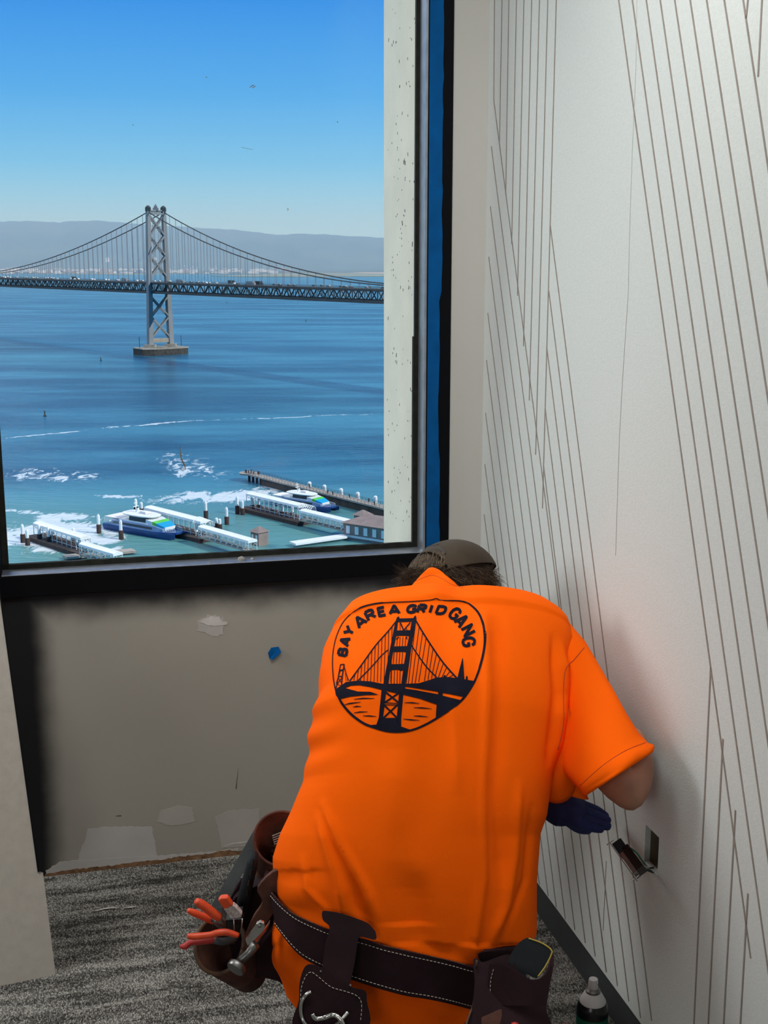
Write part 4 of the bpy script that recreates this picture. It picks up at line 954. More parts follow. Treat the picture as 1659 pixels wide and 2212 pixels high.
# right sleeve: shoulder -> cuff
sl = [((1100,1490),(1150,1292),2.45,.085),((1150,1545),(1215,1335),2.405,.088),((1188,1580),(1262,1392),2.355,.088),((1200,1608),(1290,1440),2.30,.086),((1212,1640),(1322,1492),2.24,.084),((1226,1666),(1352,1543),2.18,.082),((1240,1688),(1378,1584),2.15,.082),((1252,1702),(1396,1606),2.125,.083),((1258,1708),(1406,1612),2.115,.083),((1262,1713),(1410,1618),2.11,.084),((1266,1719),(1407,1627),2.105,.082),((1268,1716),(1402,1627),2.12,.074),((1250,1695),(1385,1600),2.15,.070)]
sr = []
for i, (a, b, Y, d) in enumerate(sl):
    Pa = onY(a[0], a[1], Y+.02); Pb = onY(b[0], b[1], Y); C = (Pa+Pb)/2; wv2 = (Pb-Pa)/2
    vd = (C-Vector((0,0,CAMZ))).normalized(); nrm = (vd-wv2.normalized()*vd.dot(wv2.normalized())).normalized()
    # keep clear of the wall
    r_ = []
    for k in range(64):
        t_ = 2*math.pi*k/64; P_ = C+wv2*math.cos(t_)+nrm*d*math.sin(t_)*(.9 if i > 7 else 1)
        fo = .0035*math.sin(t_*5+i*.5)*math.sin(i*.5) + (.0022 if i == 8 else 0)
        P_ += (P_-C).normalized()*fo
        ov = Vector((.9716,.2367,0)).dot(P_)-(1.029-.012)
        if ov > 0: P_ -= Vector((.9716,.2367,0))*ov
        r_.append(P_)
    sr.append(r_)
sm.rings(sr, close0=True, close1=False)
# far sleeve (left arm) reaching forward, bulge at the left flank
lr = []
for (u, v, Y, r_) in [(800,1450,2.36,.08),(775,1500,2.43,.08),(762,1555,2.50,.078),(765,1600,2.56,.074),(775,1625,2.60,.07)]:
    C = onY(u, v, Y); lr.append([C+Vector((r_*math.cos(a), r_*.5*math.sin(a), r_*math.sin(a)*.8)) for a in [2*math.pi*k/40 for k in range(40)]])
sm.rings(lr, close0=True, close1=True)
# loose cloth of the belly hanging beside the right flank
hr = []
for (u, v, Y, wx, wz) in [(1150,1560,2.22,.08,.05),(1175,1620,2.20,.06,.06),(1190,1660,2.21,.05,.05),(1200,1685,2.215,.04,.035)]:
    C = onY(u, v, Y); hr.append([C+Vector((wx*math.cos(a), .03*math.sin(a), wz*math.sin(a))) for a in [2*math.pi*k/24 for k in range(24)]])
sm.rings(hr)
# drooping lower edge of the sleeve lining
dr = []
for (a, b, Y, d) in [((1180,1580),(1215,1560),2.25,.03),((1186,1640),(1232,1640),2.235,.028),((1188,1680),(1258,1690),2.225,.022),((1200,1700),(1270,1722),2.215,.014),((1225,1715),(1272,1726),2.21,.006)]:
    Pa = onY(*a, Y); Pb = onY(*b, Y); C = (Pa+Pb)/2; wv2 = (Pb-Pa)/2
    dr.append([C+wv2*math.cos(t_)+Vector((0,1,.2))*d*math.sin(t_) for t_ in [2*math.pi*k/28 for k in range(28)]])
sm.rings(dr)
shirt = sm.build('t_shirt', M['shirt'], person, smooth='full')
bpy.context.view_layer.update()
sv = [Vector(v.co) for v in shirt.data.vertices]
bvh = BVHTree.FromPolygons([tuple(v) for v in sv], [tuple(p.vertices) for p in shirt.data.polygons])
O = Vector((0,0,CAMZ))
def onshirt(u, v, off=.001):
    d = ray(u, v).normalized(); h = bvh.ray_cast(O, d)
    if h[0] is None: return None
    n = h[1] if h[1].dot(d) < 0 else -h[1]
    return h[0]+n*off
def decal(polys, name, m_, off, edge=7, parent=None):
    """flat print polygons (photo outline) laid onto the shirt surface"""
    bm = bmesh.new()
    for P in polys:
        tri = geometry.tessellate_polygon([[Vector((x,y,0)) for x, y in P]]); vs = [bm.verts.new((x,y,0)) for x, y in P]
        for t_ in tri:
            try: bm.faces.new([vs[i] for i in t_])
            except ValueError: pass
    for it in range(6):
        long_ = [e for e in bm.edges if e.calc_length() > edge]
        if not long_: break
        bmesh.ops.subdivide_edges(bm, edges=long_, cuts=1); bmesh.ops.triangulate(bm, faces=[f for f in bm.faces if len(f.verts) > 3])
    bad = []
    for vtx in bm.verts:
        P_ = onshirt(vtx.co.x, vtx.co.y, off)
        if P_ is None: bad.append(vtx)
        else: vtx.co = P_
    if bad: bmesh.ops.delete(bm, geom=bad, context='VERTS')
    me = bpy.data.meshes.new(name); bm.to_mesh(me); bm.free(); me.materials.append(m_)
    for p in me.polygons: p.use_smooth = True
    o = bpy.data.objects.new(name, me); COL.objects.link(o)
    if parent: setp(o, parent)
    return o
def stroke(pts, w):
    ws = w if isinstance(w, (list,tuple)) else [w]*len(pts); L_, R_ = [], []
    for i, p in enumerate(pts):
        a = pts[max(i-1,0)]; b = pts[min(i+1,len(pts)-1)]; dx, dy = b[0]-a[0], b[1]-a[1]; l = math.hypot(dx,dy) or 1
        nx, ny = -dy/l*ws[i]/2, dx/l*ws[i]/2; L_.append((p[0]+nx,p[1]+ny)); R_.append((p[0]-nx,p[1]-ny))
    return [[L_[i],L_[i+1],R_[i+1],R_[i]] for i in range(len(pts)-1)]
def SC(P): return [(700+x/4.484, 1270+y/4.484) for x, y in P]
pol = []
def catm(P, k=6, closed=False):
    out = []; n = len(P)
    for i in range(n if closed else n-1):
        g = (lambda j: P[j % n]) if closed else (lambda j: P[max(0,min(n-1,j))])
        p0, p1, p2, p3 = g(i-1), g(i), g(i+1), g(i+2)
        for j in range(k):
            t_ = j/k; out.append(tuple(.5*((2*p1[c])+(p2[c]-p0[c])*t_+(2*p0[c]-5*p1[c]+4*p2[c]-p3[c])*t_*t_+(3*p1[c]-p0[c]-3*p2[c]+p3[c])*t_**3) for c in (0,1)))
    out.append(P[0] if closed else P[-1]); return out
oc = [(780,135),(960,124),(1040,115),(1090,103),(1140,120),(1340,130),(1440,185),(1510,270),(1550,390),(1560,520),(1540,660),(1500,800),(1450,920),(1350,1070),(1230,1170),(1080,1270),(950,1340),(840,1380),(720,1395),(600,1385),(480,1350),(380,1310),(260,1220),(170,1110),(130,1020),(105,950),(88,820),(85,680),(100,560),(130,450),(190,330),(290,230),(400,175),(560,145)]
ow = [9,9,9,9,9,12,18,21,22,22,22,22,22,22,22,22,20,20,20,22,24,24,24,22,18,12,9,8,8,8,8,9,9,9]
def stro(P, w, k=0):
    if k:
        n = len(P); Q_ = catm(P, k); 
        if isinstance(w, list): w = list(np.interp(np.linspace(0,n-1,len(Q_)), range(n), w))
        P = Q_
    pol.extend([SC(q) for q in stroke(P, w)])
stro(oc+[oc[0]], ow+[ow[0]], 5)
def fill(P): pol.append(SC(P))
# main tower
fill([(706,288),(728,280),(732,300),(866,296),(872,282),(888,268),(896,300),(890,330),(848,330),(715,335),(690,340)])
fill([(690,338),(717,333),(700,470),(680,570),(650,740),(625,935),(575,935),(600,800),(640,590)])
fill([(848,330),(892,330),(850,560),(815,800),(786,940),(748,935),(775,740),(805,560),(830,440)])
fill([(700,416),(842,412),(836,468),(812,470),(790,466),(715,466),(694,476)])
fill([(682,570),(812,566),(798,628),(775,622),(668,624),(655,634),(640,640)])
fill([(648,742),(776,738),(766,800),(745,808),(720,796),(660,798),(636,812)])
fill([(612,930),(790,930),(785,1010),(560,1000),(575,950)])
fill([(558,990),(604,1005),(572,1262),(545,1335),(508,1330),(528,1285)])
fill([(728,1010),(770,1015),(748,1260),(748,1345),(705,1330),(704,1262)])
fill([(530,1262),(745,1258),(742,1342),(845,1378),(720,1394),(600,1386),(440,1330),(508,1325)])
for a, b in [((600,1012),(722,1112)),((730,1016),(588,1112)),((584,1136),(706,1258)),((716,1130),(574,1262))]: stro([a,b], 17)
stro([(588,1112),(716,1120)], 8); stro([(584,1132),(714,1136)], 8)
# truss lines in the top openings
stro([(740,340),(772,415)], 12); stro([(836,338),(772,415)], 12); stro([(736,345),(738,412)], 6); stro([(790,385),(806,415)], 6); stro([(700,500),(726,478)], 10); stro([(796,475),(806,500)], 10)
for x in (712,738,765,792): stro([(x,480),(x-6,568)], 7)
for x in (680,708,735,762): stro([(x,628),(x-8,738)], 7)
for x in (655,684,712,738): stro([(x,805),(x-4,930)], 7)
# cables
stro([(700,325),(620,425),(500,560),(370,740),(250,905)], 12, 4); stro([(625,600),(560,655),(490,735),(400,830),(330,900)], 10, 4)
stro([(888,318),(960,440),(1050,580),(1160,735),(1290,880)], [14,14,14,14,16], 4); stro([(842,550),(900,640),(990,765),(1090,868)], 11, 4)
def yl(x): return float(np.interp(x, [250,370,500,620,700],[905,740,560,425,325]))
for i in range(12):
    x = 290+i*32.5; stro([(x+12, yl(x+12)),(x,900+min(20,(x-300)*.06))], 7)
def yr_(x): return float(np.interp(x, [888,960,1050,1160,1290],[318,440,580,735,880]))
for i in range(12):
    x = 868+i*33.5; yt = yr_(max(x+20,890)); yb_ = float(np.interp(x-10,[800,920,1090,1250],[932,925,872,872])) if True else 0
    if yt < yb_: stro([(x+20,yt),(x-52 if i < 4 else x-30, yb_ if i >= 2 else 932)], 7)
stro([(862,420),(795,930)], 6)
# deck
fill([(108,990),(215,914),(330,900),(450,908),(590,935),(590,990),(560,990),(450,962),(340,945),(260,950),(200,974)])
fill([(205,972),(330,1006),(450,1008),(530,1036),(400,1040),(250,1055),(148,1080),(118,1042),(108,985)])
fill([(600,952),(640,955),(880,990),(1105,1032),(1148,1045),(1320,1088),(1345,1078),(1230,1172),(1080,1276),(1090,1130),(930,1075),(765,1035),(600,1000)])
fill([(640,935),(800,930),(920,925),(1000,900),(1090,870),(1200,866),(1300,878),(1462,905),(1340,1080),(1342,1055),(1150,1018),(1105,1008),(880,972),(700,945)])
fill([(1106,1005),(1152,1015),(1148,1050),(1104,1036)])
# skyline right and small tower left
fill([(1340,685),(1346,687),(1360,890),(1290,885),(1310,800)])
fill([(1370,900),(1374,862),(1382,855),(1392,862),(1392,900)]); fill([(1155,872),(1158,852),(1170,845),(1180,853),(1182,872)])
stro([(160,745),(200,742)], 10); stro([(162,745),(130,920),(118,975)], 9); stro([(198,742),(180,850),(172,950)], 11); stro([(150,800),(194,797)], 14); stro([(146,860),(180,858)], 9); stro([(192,745),(215,830),(240,900)], 8); stro([(160,800),(120,930)], 6); stro([(140,870),(176,930)], 7); stro([(176,870),(134,930)], 7); stro([(210,830),(214,905)], 5); stro([(228,870),(230,905)], 5); stro([(128,935),(168,950)], 6)
for P in [[(290,1080),(380,1070),(490,1072)],[(200,1132),(260,1118),(358,1106)],[(282,1154),(320,1148),(362,1148)],[(290,1212),(350,1202),(428,1200)],[(378,1240),(440,1240),(508,1246)],[(780,1112),(850,1112),(925,1120)],[(868,1160),(950,1162),(1042,1172)],[(868,1240),(930,1242),(1006,1250)],[(768,1270),(840,1278),(925,1284)]]:
    stro(P, [5,12,4])
# lettering, drawn from strokes on a unit cell (x right, y up)
G = {'B':[[(0,0),(0,1)],[(0,1),(.6,1),(.85,.9),(.85,.62),(.6,.52),(0,.52)],[(.6,.52),(.95,.42),(.95,.1),(.65,0),(0,0)]],
 'A':[[(0,0),(.45,1),(.55,1),(1,0)],[(.2,.3),(.8,.3)]],'Y':[[(0,1),(.5,.48),(1,1)],[(.5,.48),(.5,0)]],
 'R':[[(0,0),(0,1)],[(0,1),(.65,1),(.92,.88),(.92,.6),(.65,.5),(0,.5)],[(.5,.5),(.95,0)]],'E':[[(.9,1),(0,1),(0,0),(.92,0)],[(0,.52),(.8,.52)]],
 'G':[[(.95,.74),(.8,.95),(.5,1.02),(.2,.93),(.03,.7),(.03,.3),(.2,.06),(.5,-.02),(.82,.05),(.95,.2),(.95,.47),(.55,.47)]],'I':[[(0,0),(0,1)]],
 'D':[[(0,0),(0,1),(.55,1),(.85,.88),(.95,.65),(.95,.35),(.85,.12),(.55,0),(0,0)]],'N':[[(0,0),(0,1),(.9,0),(.9,1)]]}
def letter(ch, cx, cy, w, h, ang, slant=0, t_=20):
    a = math.radians(ang); w *= 1.30; h *= 1.18; wx = w if ch != 'I' else 0
    for st in G[ch]:
        pts = []
        for x, y in st:
            lx = (x-.5)*(w-t_) if ch != 'I' else 0; ly = (y-.5)*(h-t_); lx += ly*slant
            pts.append((cx+lx*math.cos(a)-ly*math.sin(a), cy-(lx*math.sin(a)+ly*math.cos(a))))
        # extend the ends a little so corners close
        for i_ in range(len(pts)-1): pol.extend([SC(q) for q in stroke([pts[i_],pts[i_+1]], t_)])
        for p in pts[1:-1]: pol.append(SC([(p[0]+t_/2*math.cos(k*math.pi/4), p[1]+t_/2*math.sin(k*math.pi/4)) for k in range(8)]))
for L_ in [('B',184,622,72,88,78),('A',208,520,78,92,72),('Y',245,420,80,92,62),('A',352,328,92,102,38),('R',450,262,82,96,28),('E',563,232,72,88,12),('A',682,216,92,86,4),
           ('G',850,207,84,80,0,.30),('R',950,205,76,84,0,.32),('I',1036,206,24,84,0,.34),('D',1138,218,84,84,-4,.34),('G',1268,252,78,116,-36,.12),('A',1330,322,76,126,-50,0),('N',1398,418,80,118,-62,0),('G',1402,525,82,118,-82,0)]:
    letter(*L_, **({'t_':28} if L_[0] != 'I' else {'t_':29}))
decal(pol, 'printed_emblem', M['ink'], .0012, 6, shirt)
# seams of the shirt: sleeve seam and cuff hem line, hem of the collar
def seam(px, r_, name, m_, par, off=.0005):
    pts = [p for p in (onshirt(u, v, off) for u, v in px) if p]
    MB().tube(pts, r_, 6).build(name, m_, par, smooth='full')
def lerp_px(P, k=8): return catm(P, k)
M['seam_orange'] = mat('seam_orange', (.55,.06,.002), .9)
seam(lerp_px([(1262,1399),(1240,1425),(1222,1445),(1217,1490),(1217,1560),(1205,1620)]), .0012, 'sleeve_seam', M['seam_orange'], shirt, 0)
seam(lerp_px([(1253,1697),(1300,1655),(1350,1622),(1394,1604)]), .0008, 'cuff_seam', M['seam_orange'], shirt, 0)
seam(lerp_px([(888,1262),(905,1252),(932,1243),(955,1250),(975,1262),(1000,1270)]), .0008, 'collar_seam', M['seam_orange'], shirt, 0)
# ---- body: one skinned figure (head, trunk, arms), hands are gloved, legs in jeans
def skin_mesh(nodes, edges, name, m_, parent, sub=2, root=0):
    me = bpy.data.meshes.new(name); me.from_pydata([tuple(n_[0]) for n_ in nodes], edges, []); o = bpy.data.objects.new(name, me); COL.objects.link(o)
    md = o.modifiers.new('skin', 'SKIN'); md.use_smooth_shade = True; sl_ = me.skin_vertices[0].data if me.skin_vertices else None
    if sl_ is None:
        me.skin_vertices_add() if hasattr(me,'skin_vertices_add') else None
    sk = me.skin_vertices[0].data
    for i, n_ in enumerate(nodes):
        r_ = n_[1]; sk[i].radius = r_ if isinstance(r_, tuple) else (r_, r_); sk[i].use_root = (i == root)
    s2 = o.modifiers.new('sub', 'SUBSURF'); s2.levels = sub; s2.render_levels = sub
    me.materials.append(m_)
    if parent: setp(o, parent)
    return o
headC = onY(965,1262,2.60)
sR = onY(1170,1400,2.42); eR = onY(1368,1716,2.105); eR -= Vector((.9716,.2367,0))*max(0, Vector((.9716,.2367,0)).dot(eR)-(1.029-.072))
wR = onY(1362,1574,2.23)
sL = onY(760,1420,2.42); eL = Vector((-.01,2.60,.66)); wL = onY(1172,1738,2.34)
chest = onY(960,1420,2.36); belly = onY(910,1700,2.20); pelvis = onY(870,2060,2.10); neck = onY(955,1290,2.50)
nodes = [(pelvis,.10),(belly,.10),(chest,.09),(neck,.055),(headC+Vector((0,-.02,-.02)),.075),(headC+Vector((.01,.05,.0)),.085),(headC+Vector((.01,.10,-.06)),.06),
 (sR,.045),(sR+(eR-sR)*.5+Vector((0,.02,0)),.044),(eR+(sR-eR)*.12,.062),(eR,.056),(eR+(wR-eR)*.35,.050),(wR,.025),
 (sL,.05),(sL+(eL-sL)*.5,.045),(eL,.040),(eL+(wL-eL)*.4,.036),(wL,.026),
 (headC+Vector((.095,.03,-.03)),.014),(headC+Vector((-.075,.03,-.03)),.014),(headC+Vector((.01,.165,-.06)),.012)]
edges = [(0,1),(1,2),(2,3),(3,4),(4,5),(5,6),(2,7),(7,8),(8,9),(9,10),(10,11),(11,12),(2,13),(13,14),(14,15),(15,16),(16,17),(5,18),(5,19),(6,20)]
body = skin_mesh(nodes, edges, 'body', M['skin'], person)
# ---- gloved hands
def hand(wrist, pixels, offs, name, thumb):
    nd = [(wrist[0],.030),(wrist[1],(.026,.040)),(wrist[2],(.020,.044))]; ed = [(0,1),(1,2)]
    for f in pixels:
        prev = 2
        for i, P_ in enumerate(f):
            nd.append((P_, .0115 if i < len(f)-1 else .0095)); ed.append((prev, len(nd)-1)); prev = len(nd)-1
    prev = 1
    for i, P_ in enumerate(thumb):
        nd.append((P_, .012)); ed.append((prev, len(nd)-1)); prev = len(nd)-1
    return skin_mesh(nd, ed, name, M['glove'], person, 2, 1)
def wallpt(u, v, gap): return onright(u, v, gap)
# left hand: palm towards the wall, fingers pointing right
hp = [onY(1165,1732,2.34), onY(1195,1742,2.33), onY(1238,1752,2.325)]
def along(p, q, k): return p+(q-p)*k
fing = []
for (b_, m1, t_, Yb_) in [((1262,1740),(1290,1752),(1314,1768),2.335),((1262,1752),(1292,1764),(1320,1776),2.318),((1260,1766),(1290,1778),(1321,1787),2.306),((1252,1776),(1280,1787),(1306,1791),2.298)]:
    fing.append([onY(*b_, Yb_), onY(*m1, Yb_+.004), onY(*t_, Yb_+.004)])
hand(hp, fing, None, 'glove', [onY(1215,1765,2.36), onY(1250,1790,2.375), onY(1278,1792,2.385)])
# right hand on the wall, mostly behind the sleeve
nw = Vector((.9716,.2367,0)); fwd = Vector((-.80,.55,-.12)).normalized(); side = nw.cross(fwd).normalized()
hb = wR+fwd*.03; q1 = hb+fwd*.05; q2 = hb+fwd*.085
fr_ = [[q2+side*s_*.022+fwd*.03, q2+side*s_*.024+fwd*(.055-.004*abs(s_))+nw*.004, q2+side*s_*.025+fwd*(.078-.006*abs(s_))+nw*.010] for s_ in (-1.5,-.5,.5,1.5)]
hand([hb, q1, q2], fr_, None, 'glove', [q1+side*.045+fwd*.01, q1+side*.06+fwd*.035, q1+side*.066+fwd*.055])
# ---- jeans and boots, kneeling
fl_z = .075
pel = onY(870,2080,2.10); 
kL = Vector((-.12,2.42,.085)); kR = Vector((.26,2.40,.085)); aL = Vector((-.07,1.98,.07)); aR = Vector((.20,1.97,.07))
nd = [(pel+Vector((0,0,-.03)),.12),(pel+Vector((-.08,.08,-.03)),.095),(along(pel,kL,.6)+Vector((-.02,0,0)),.085),(kL,.065),(along(kL,aL,.5),.058),(aL,.045),(pel+Vector((.08,.08,-.03)),.095),(along(pel,kR,.6),.085),(kR,.065),(along(kR,aR,.5),.058),(aR,.045)]
skin_mesh(nd, [(0,1),(1,2),(2,3),(3,4),(4,5),(0,6),(6,7),(7,8),(8,9),(9,10)], 'jeans', M['denim'], person)
for a_ in (aL, aR):
    skin_mesh([(a_,.045),(a_+Vector((0,-.08,-.01)),.042),(a_+Vector((0,-.14,.015)),.036)], [(0,1),(1,2)], 'boot', M['boot'], person)
# ---- cap and hair
hc = onY(972,1262,2.58)
def ell(c, rx, ry, rz_, a0, a1, n=40, k=20, tilt=None):
    rr = []
    for i in range(k+1):
        ph = a0+(a1-a0)*i/k; rr.append([c+(tilt or Matrix.Identity(3))@Vector((rx*math.cos(ph)*math.cos(t_), ry*math.cos(ph)*math.sin(t_), rz_*math.sin(ph))) for t_ in [2*math.pi*j/n for j in range(n)]])
    return rr
tl = Matrix.Rotation(math.radians(-16), 3, 'Y') @ Matrix.Rotation(math.radians(-25), 3, 'X')
m = MB(); m.rings(ell(hc, .098, .108, .086, -.6, 1.5, 48, 22), True, True)
hair = m.build('hair', M['hair'], person, smooth='full')
m = MB(); rg_ = ell(hc+Vector((.006,.012,.004)), .100, .112, .0875, .08, 1.55, 140, 60, tl)
nR = len(rg_); n = 140; o0 = 0
vsc = [p for r_ in rg_ for p in r_]; fsc = []
# the closure opening faces left-back of the head
opn = onY(935,1222,2.50)
for i in range(nR-1):
    for k in range(n):
        c_ = (vsc[i*n+k]+vsc[(i+1)*n+k])/2
        pu, pv = proj(c_)
        if c_.y < hc.y+.02 and ((pu-923)/41)**2+((pv-1236)/42)**2 < 1: continue
        k2 = (k+1) % n; fsc.append((i*n+k, i*n+k2, (i+1)*n+k2, (i+1)*n+k))
m.add(vsc, fsc); cap = m.build('cap', M['cap'], person, smooth='full'); md = cap.modifiers.new('thick','SOLIDIFY'); md.thickness = .002; md.offset = 1
cbv = BVHTree.FromPolygons([tuple(v) for v in vsc], fsc)
hb_ = BVHTree.FromPolygons([tuple(v.co) for v in hair.data.vertices], [tuple(p.vertices) for p in hair.data.polygons])
def oncap(u, v, off, tr_=(cbv,)):
    d = ray(u, v).normalized(); best = None
    for b_ in (cbv, hb_):
        h = b_.ray_cast(O, d)
        if h[0] is not None and (best is None or h[3] < best[3]): best = h
    return None if best is None else best[0]-d*off
pts = [p for p in (oncap(u, v, .003) for u, v in lerp_px([(884,1228),(888,1214),(900,1201),(915,1193),(930,1186),(945,1184),(955,1188),(962,1197)],4)) if p]
MB().tube(pts, .0022, 6).build('opening_edge', M['cap_edge'], cap, smooth='full')
pts2 = [p for p in (oncap(u, v, .001) for u, v in lerp_px([(876,1236),(882,1218),(896,1200),(913,1190),(932,1181),(948,1178)],4)) if p]
if len(pts2) > 3: MB().tube(pts2, .0035, 6).build('adjustment_strap', M['cap'], cap, smooth='full')
m = MB(); c_ = hc+Vector((.03,.12,-.02))       # brim, pointing forward and down beyond the head
m.rings([[c_+Vector((.075*math.cos(t_)*g, .02+.075*abs(math.sin(t_))*g if math.sin(t_) > 0 else 0, z_-.06*(.075*abs(math.sin(t_)))/.075)) for t_ in [2*math.pi*j/40 for j in range(40)]] for g, z_ in ((1,0),(1,.003))])
m.build('brim', M['cap'], cap, smooth='full')
m = MB(); m.lathe(rg_[-1][0], [(.006,-.002),(.006,.002),(.003,.004)], 12); m.build('top_button', M['cap'], cap)
# hair strands
rr = random.Random(21)
def strands(n, gen, name, m_, r0):
    cu = bpy.data.curves.new(name, 'CURVE'); cu.dimensions = '3D'; cu.bevel_depth = r0; cu.bevel_resolution = 0; cu.use_fill_caps = False
    for _ in range(n):
        P_ = gen()
        if P_ is None: continue
        s_ = cu.splines.new('POLY'); s_.points.add(len(P_)-1)
        for i, p in enumerate(P_): s_.points[i].co = (*p, 1); s_.points[i].radius = 1-.75*i/(len(P_)-1)
    tmp = bpy.data.objects.new(name, cu); dg = bpy.context.evaluated_depsgraph_get(); COL.objects.link(tmp); bpy.context.view_layer.update()
    me = bpy.data.meshes.new_from_object(tmp.evaluated_get(bpy.context.evaluated_depsgraph_get())); bpy.data.objects.remove(tmp)
    me.materials.clear(); me.materials.append(m_); o = bpy.data.objects.new(name, me); COL.objects.link(o); setp(o, hair); return o
def gen_back():
    u = rr.uniform(868,1066); v = rr.uniform(1218+.0009*(u-965)**2*1.6, 1282); p = oncap(u, v, 0)
    if p is None: return None
    n_ = (p-hc).normalized(); sgn = -1 if u < 965 else 1
    L_ = rr.uniform(.015,.04); cu_ = rr.uniform(-1,1); d = Vector((sgn*rr.uniform(.1,.9), -rr.uniform(.1,.5), -rr.uniform(.2,1.0))).normalized()
    out = [p-n_*.002]
    for i in range(1,6):
        k = i/5; out.append(p+d*L_*k+n_*(.006*math.sin(k*2.4)+.002)+Vector((cu_*.007*math.sin(k*3.5), 0, .006*k*k*rr.uniform(0,1.2))))
    return out
def gen_flip(side):
    def g():
        if side < 0: u, v = rr.uniform(868,910), rr.uniform(1235,1272)
        else: u, v = rr.uniform(1040,1066), rr.uniform(1226,1262)
        p = oncap(u, v, 0)
        if p is None: return None
        L_ = rr.uniform(.012,.040 if side < 0 else .022); d = Vector((side*rr.uniform(.5,1), rr.uniform(-.3,.3), rr.uniform(-.7,.5))).normalized(); out = [p]
        for i in range(1,6): k = i/5; out.append(p+d*L_*k+Vector((0,0,.010*k*k*rr.uniform(.2,1.2))))
        return out
    return g
def gen_open():
    u = rr.uniform(888,962); v = rr.uniform(1192,1236); p = oncap(u, v, 0)
    if p is None: return None
    out = []; d = Vector((rr.uniform(-.35,.25), -.35, -1)).normalized()
    for i in range(5): k = i/4; out.append(p+d*.024*k+(p-hc).normalized()*(.003+.003*math.sin(k*3)))
    return out
strands(1500, gen_back, 'curly_strands', M['hair'], .00055)
strands(350, gen_back, 'light_strands', M['hair_light'], .0004)
gl_, gr_ = gen_flip(-1), gen_flip(1)
strands(600, lambda: gl_() if rr.random() < .72 else gr_(), 'flyaway_curls', M['hair'], .00045)
strands(260, gen_open, 'smooth_strands', M['hair_light'], .0005)
# ================================================================== TOOL BELT
belt = empty('tool_belt', tuple(onY(870,2060,1.95)), 'wide dark maroon leather tool belt with white stitching around the worker\'s waist', 'tool belt')
TE = [(600,1926),(640,1968),(700,1998),(760,2016),(830,2036),(900,2056),(970,2072),(1035,2080),(1100,2066),(1145,2036)]
BE = [(612,2000),(640,2040),(700,2082),(760,2102),(830,2126),(900,2144),(970,2160),(1035,2174),(1100,2165),(1140,2140)]
te, be = catm(TE, 8), catm(BE, 8)
def back_pt(u, v, off):
    p = onshirt(u, v, off)
    if p is None:
        d = ray(u, v).normalized(); nr = bvh.find_nearest(O+d*2.2); p = nr[0]+nr[1]*off
    return p
prs = [(back_pt(*a, .010), back_pt(*b, .012)) for a, b in zip(te, be)]
# smooth along the belt
def smooth_l(L_, it=6):
    for _ in range(it): L_ = [L_[0]]+[(L_[i-1]+L_[i]*2+L_[i+1])/4 for i in range(1,len(L_)-1)]+[L_[-1]]
    return L_
tl_, bl_ = smooth_l([p[0] for p in prs]), smooth_l([p[1] for p in prs])
# continue round the front
a0, a1 = (tl_[-1]+bl_[-1])/2, (tl_[0]+bl_[0])/2; hv0 = (tl_[-1]-bl_[-1]); hv1 = (tl_[0]-bl_[0]); K = 26
for i in range(1, K):
    k = i/K; ang = math.pi*k; mid = (a0+a1)/2; hx = (a0-a1)/2
    P_ = mid+hx*math.cos(ang)*1.02+Vector((0,.24*math.sin(ang),-.06*math.sin(ang))); hv = hv0.lerp(hv1, k); tl_.append(P_+hv/2); bl_.append(P_-hv/2)
nB = len(te); th_ = .0045
def ribbon(T_, B_, th, name, m_, parent, closed=False):
    n = len(T_); mm = MB(); rr_ = []
    for i in range(n):
        a = T_[(i-1) % n if closed else max(i-1,0)]; b = T_[(i+1) % n if closed else min(i+1,n-1)]; tg = (b-a).normalized(); up_ = (T_[i]-B_[i]).normalized(); nn = tg.cross(up_).normalized()*th
        rr_.append([T_[i]+nn*.0, T_[i]+nn, B_[i]+nn, B_[i]])
    if closed: rr_.append(rr_[0])
    mm.rings(rr_, not closed, not closed); return mm.build(name, m_, parent, smooth=True)
if (tl_[30]-tl_[28]).cross(tl_[29]-bl_[29]).y > 0: th_ = -th_
ribbon(tl_, bl_, th_, 'belt_strap', M['leather'], belt, True)
ribbon([p+(q-p).normalized()*.0 for p, q in zip(tl_[:nB],bl_[:nB])], [p+(q-p).normalized()*.004 for p, q in zip(tl_[:nB],bl_[:nB])], th_*.6, 'raw_top_edge', M['leather_edge'], belt)
def stitches(path, name, parent, off, ln=.0042, gap=.0028, r_=.0006):
    mm = MB(); acc = 0; pos = 0; pts = path; seg = []
    # resample
    D = [0]
    for i in range(1,len(pts)): D.append(D[-1]+(pts[i]-pts[i-1]).length)
    def at(s_):
        s_ = max(0,min(D[-1],s_)); i = max(1, int(np.searchsorted(D, s_))); i = min(i, len(pts)-1); f = (s_-D[i-1])/max(1e-9, D[i]-D[i-1]); return pts[i-1].lerp(pts[i], f)
    s_ = 0
    while s_ < D[-1]-ln:
        a, b = at(s_), at(s_+ln); vd = (O-a).normalized(); mm.tube([a+off*0+vd*.0001, (a+b)/2+vd*.0006, b+vd*.0001], r_, 5); s_ += ln+gap
    mm.build(name, M['thread'], parent)
def out_off(i): 
    tg = (tl_[min(i+1,nB-1)]-tl_[max(i-1,0)]).normalized(); nn = tg.cross((tl_[i]-bl_[i]).normalized()).normalized()*th_; return nn*1.15
st_t = [tl_[i]+(bl_[i]-tl_[i])*.09+out_off(i) for i in range(nB)]; st_b = [tl_[i]+(bl_[i]-tl_[i])*.91+out_off(i) for i in range(nB)]
stitches(st_t, 'stitching', belt, Vector()); stitches(st_b, 'stitching', belt, Vector())
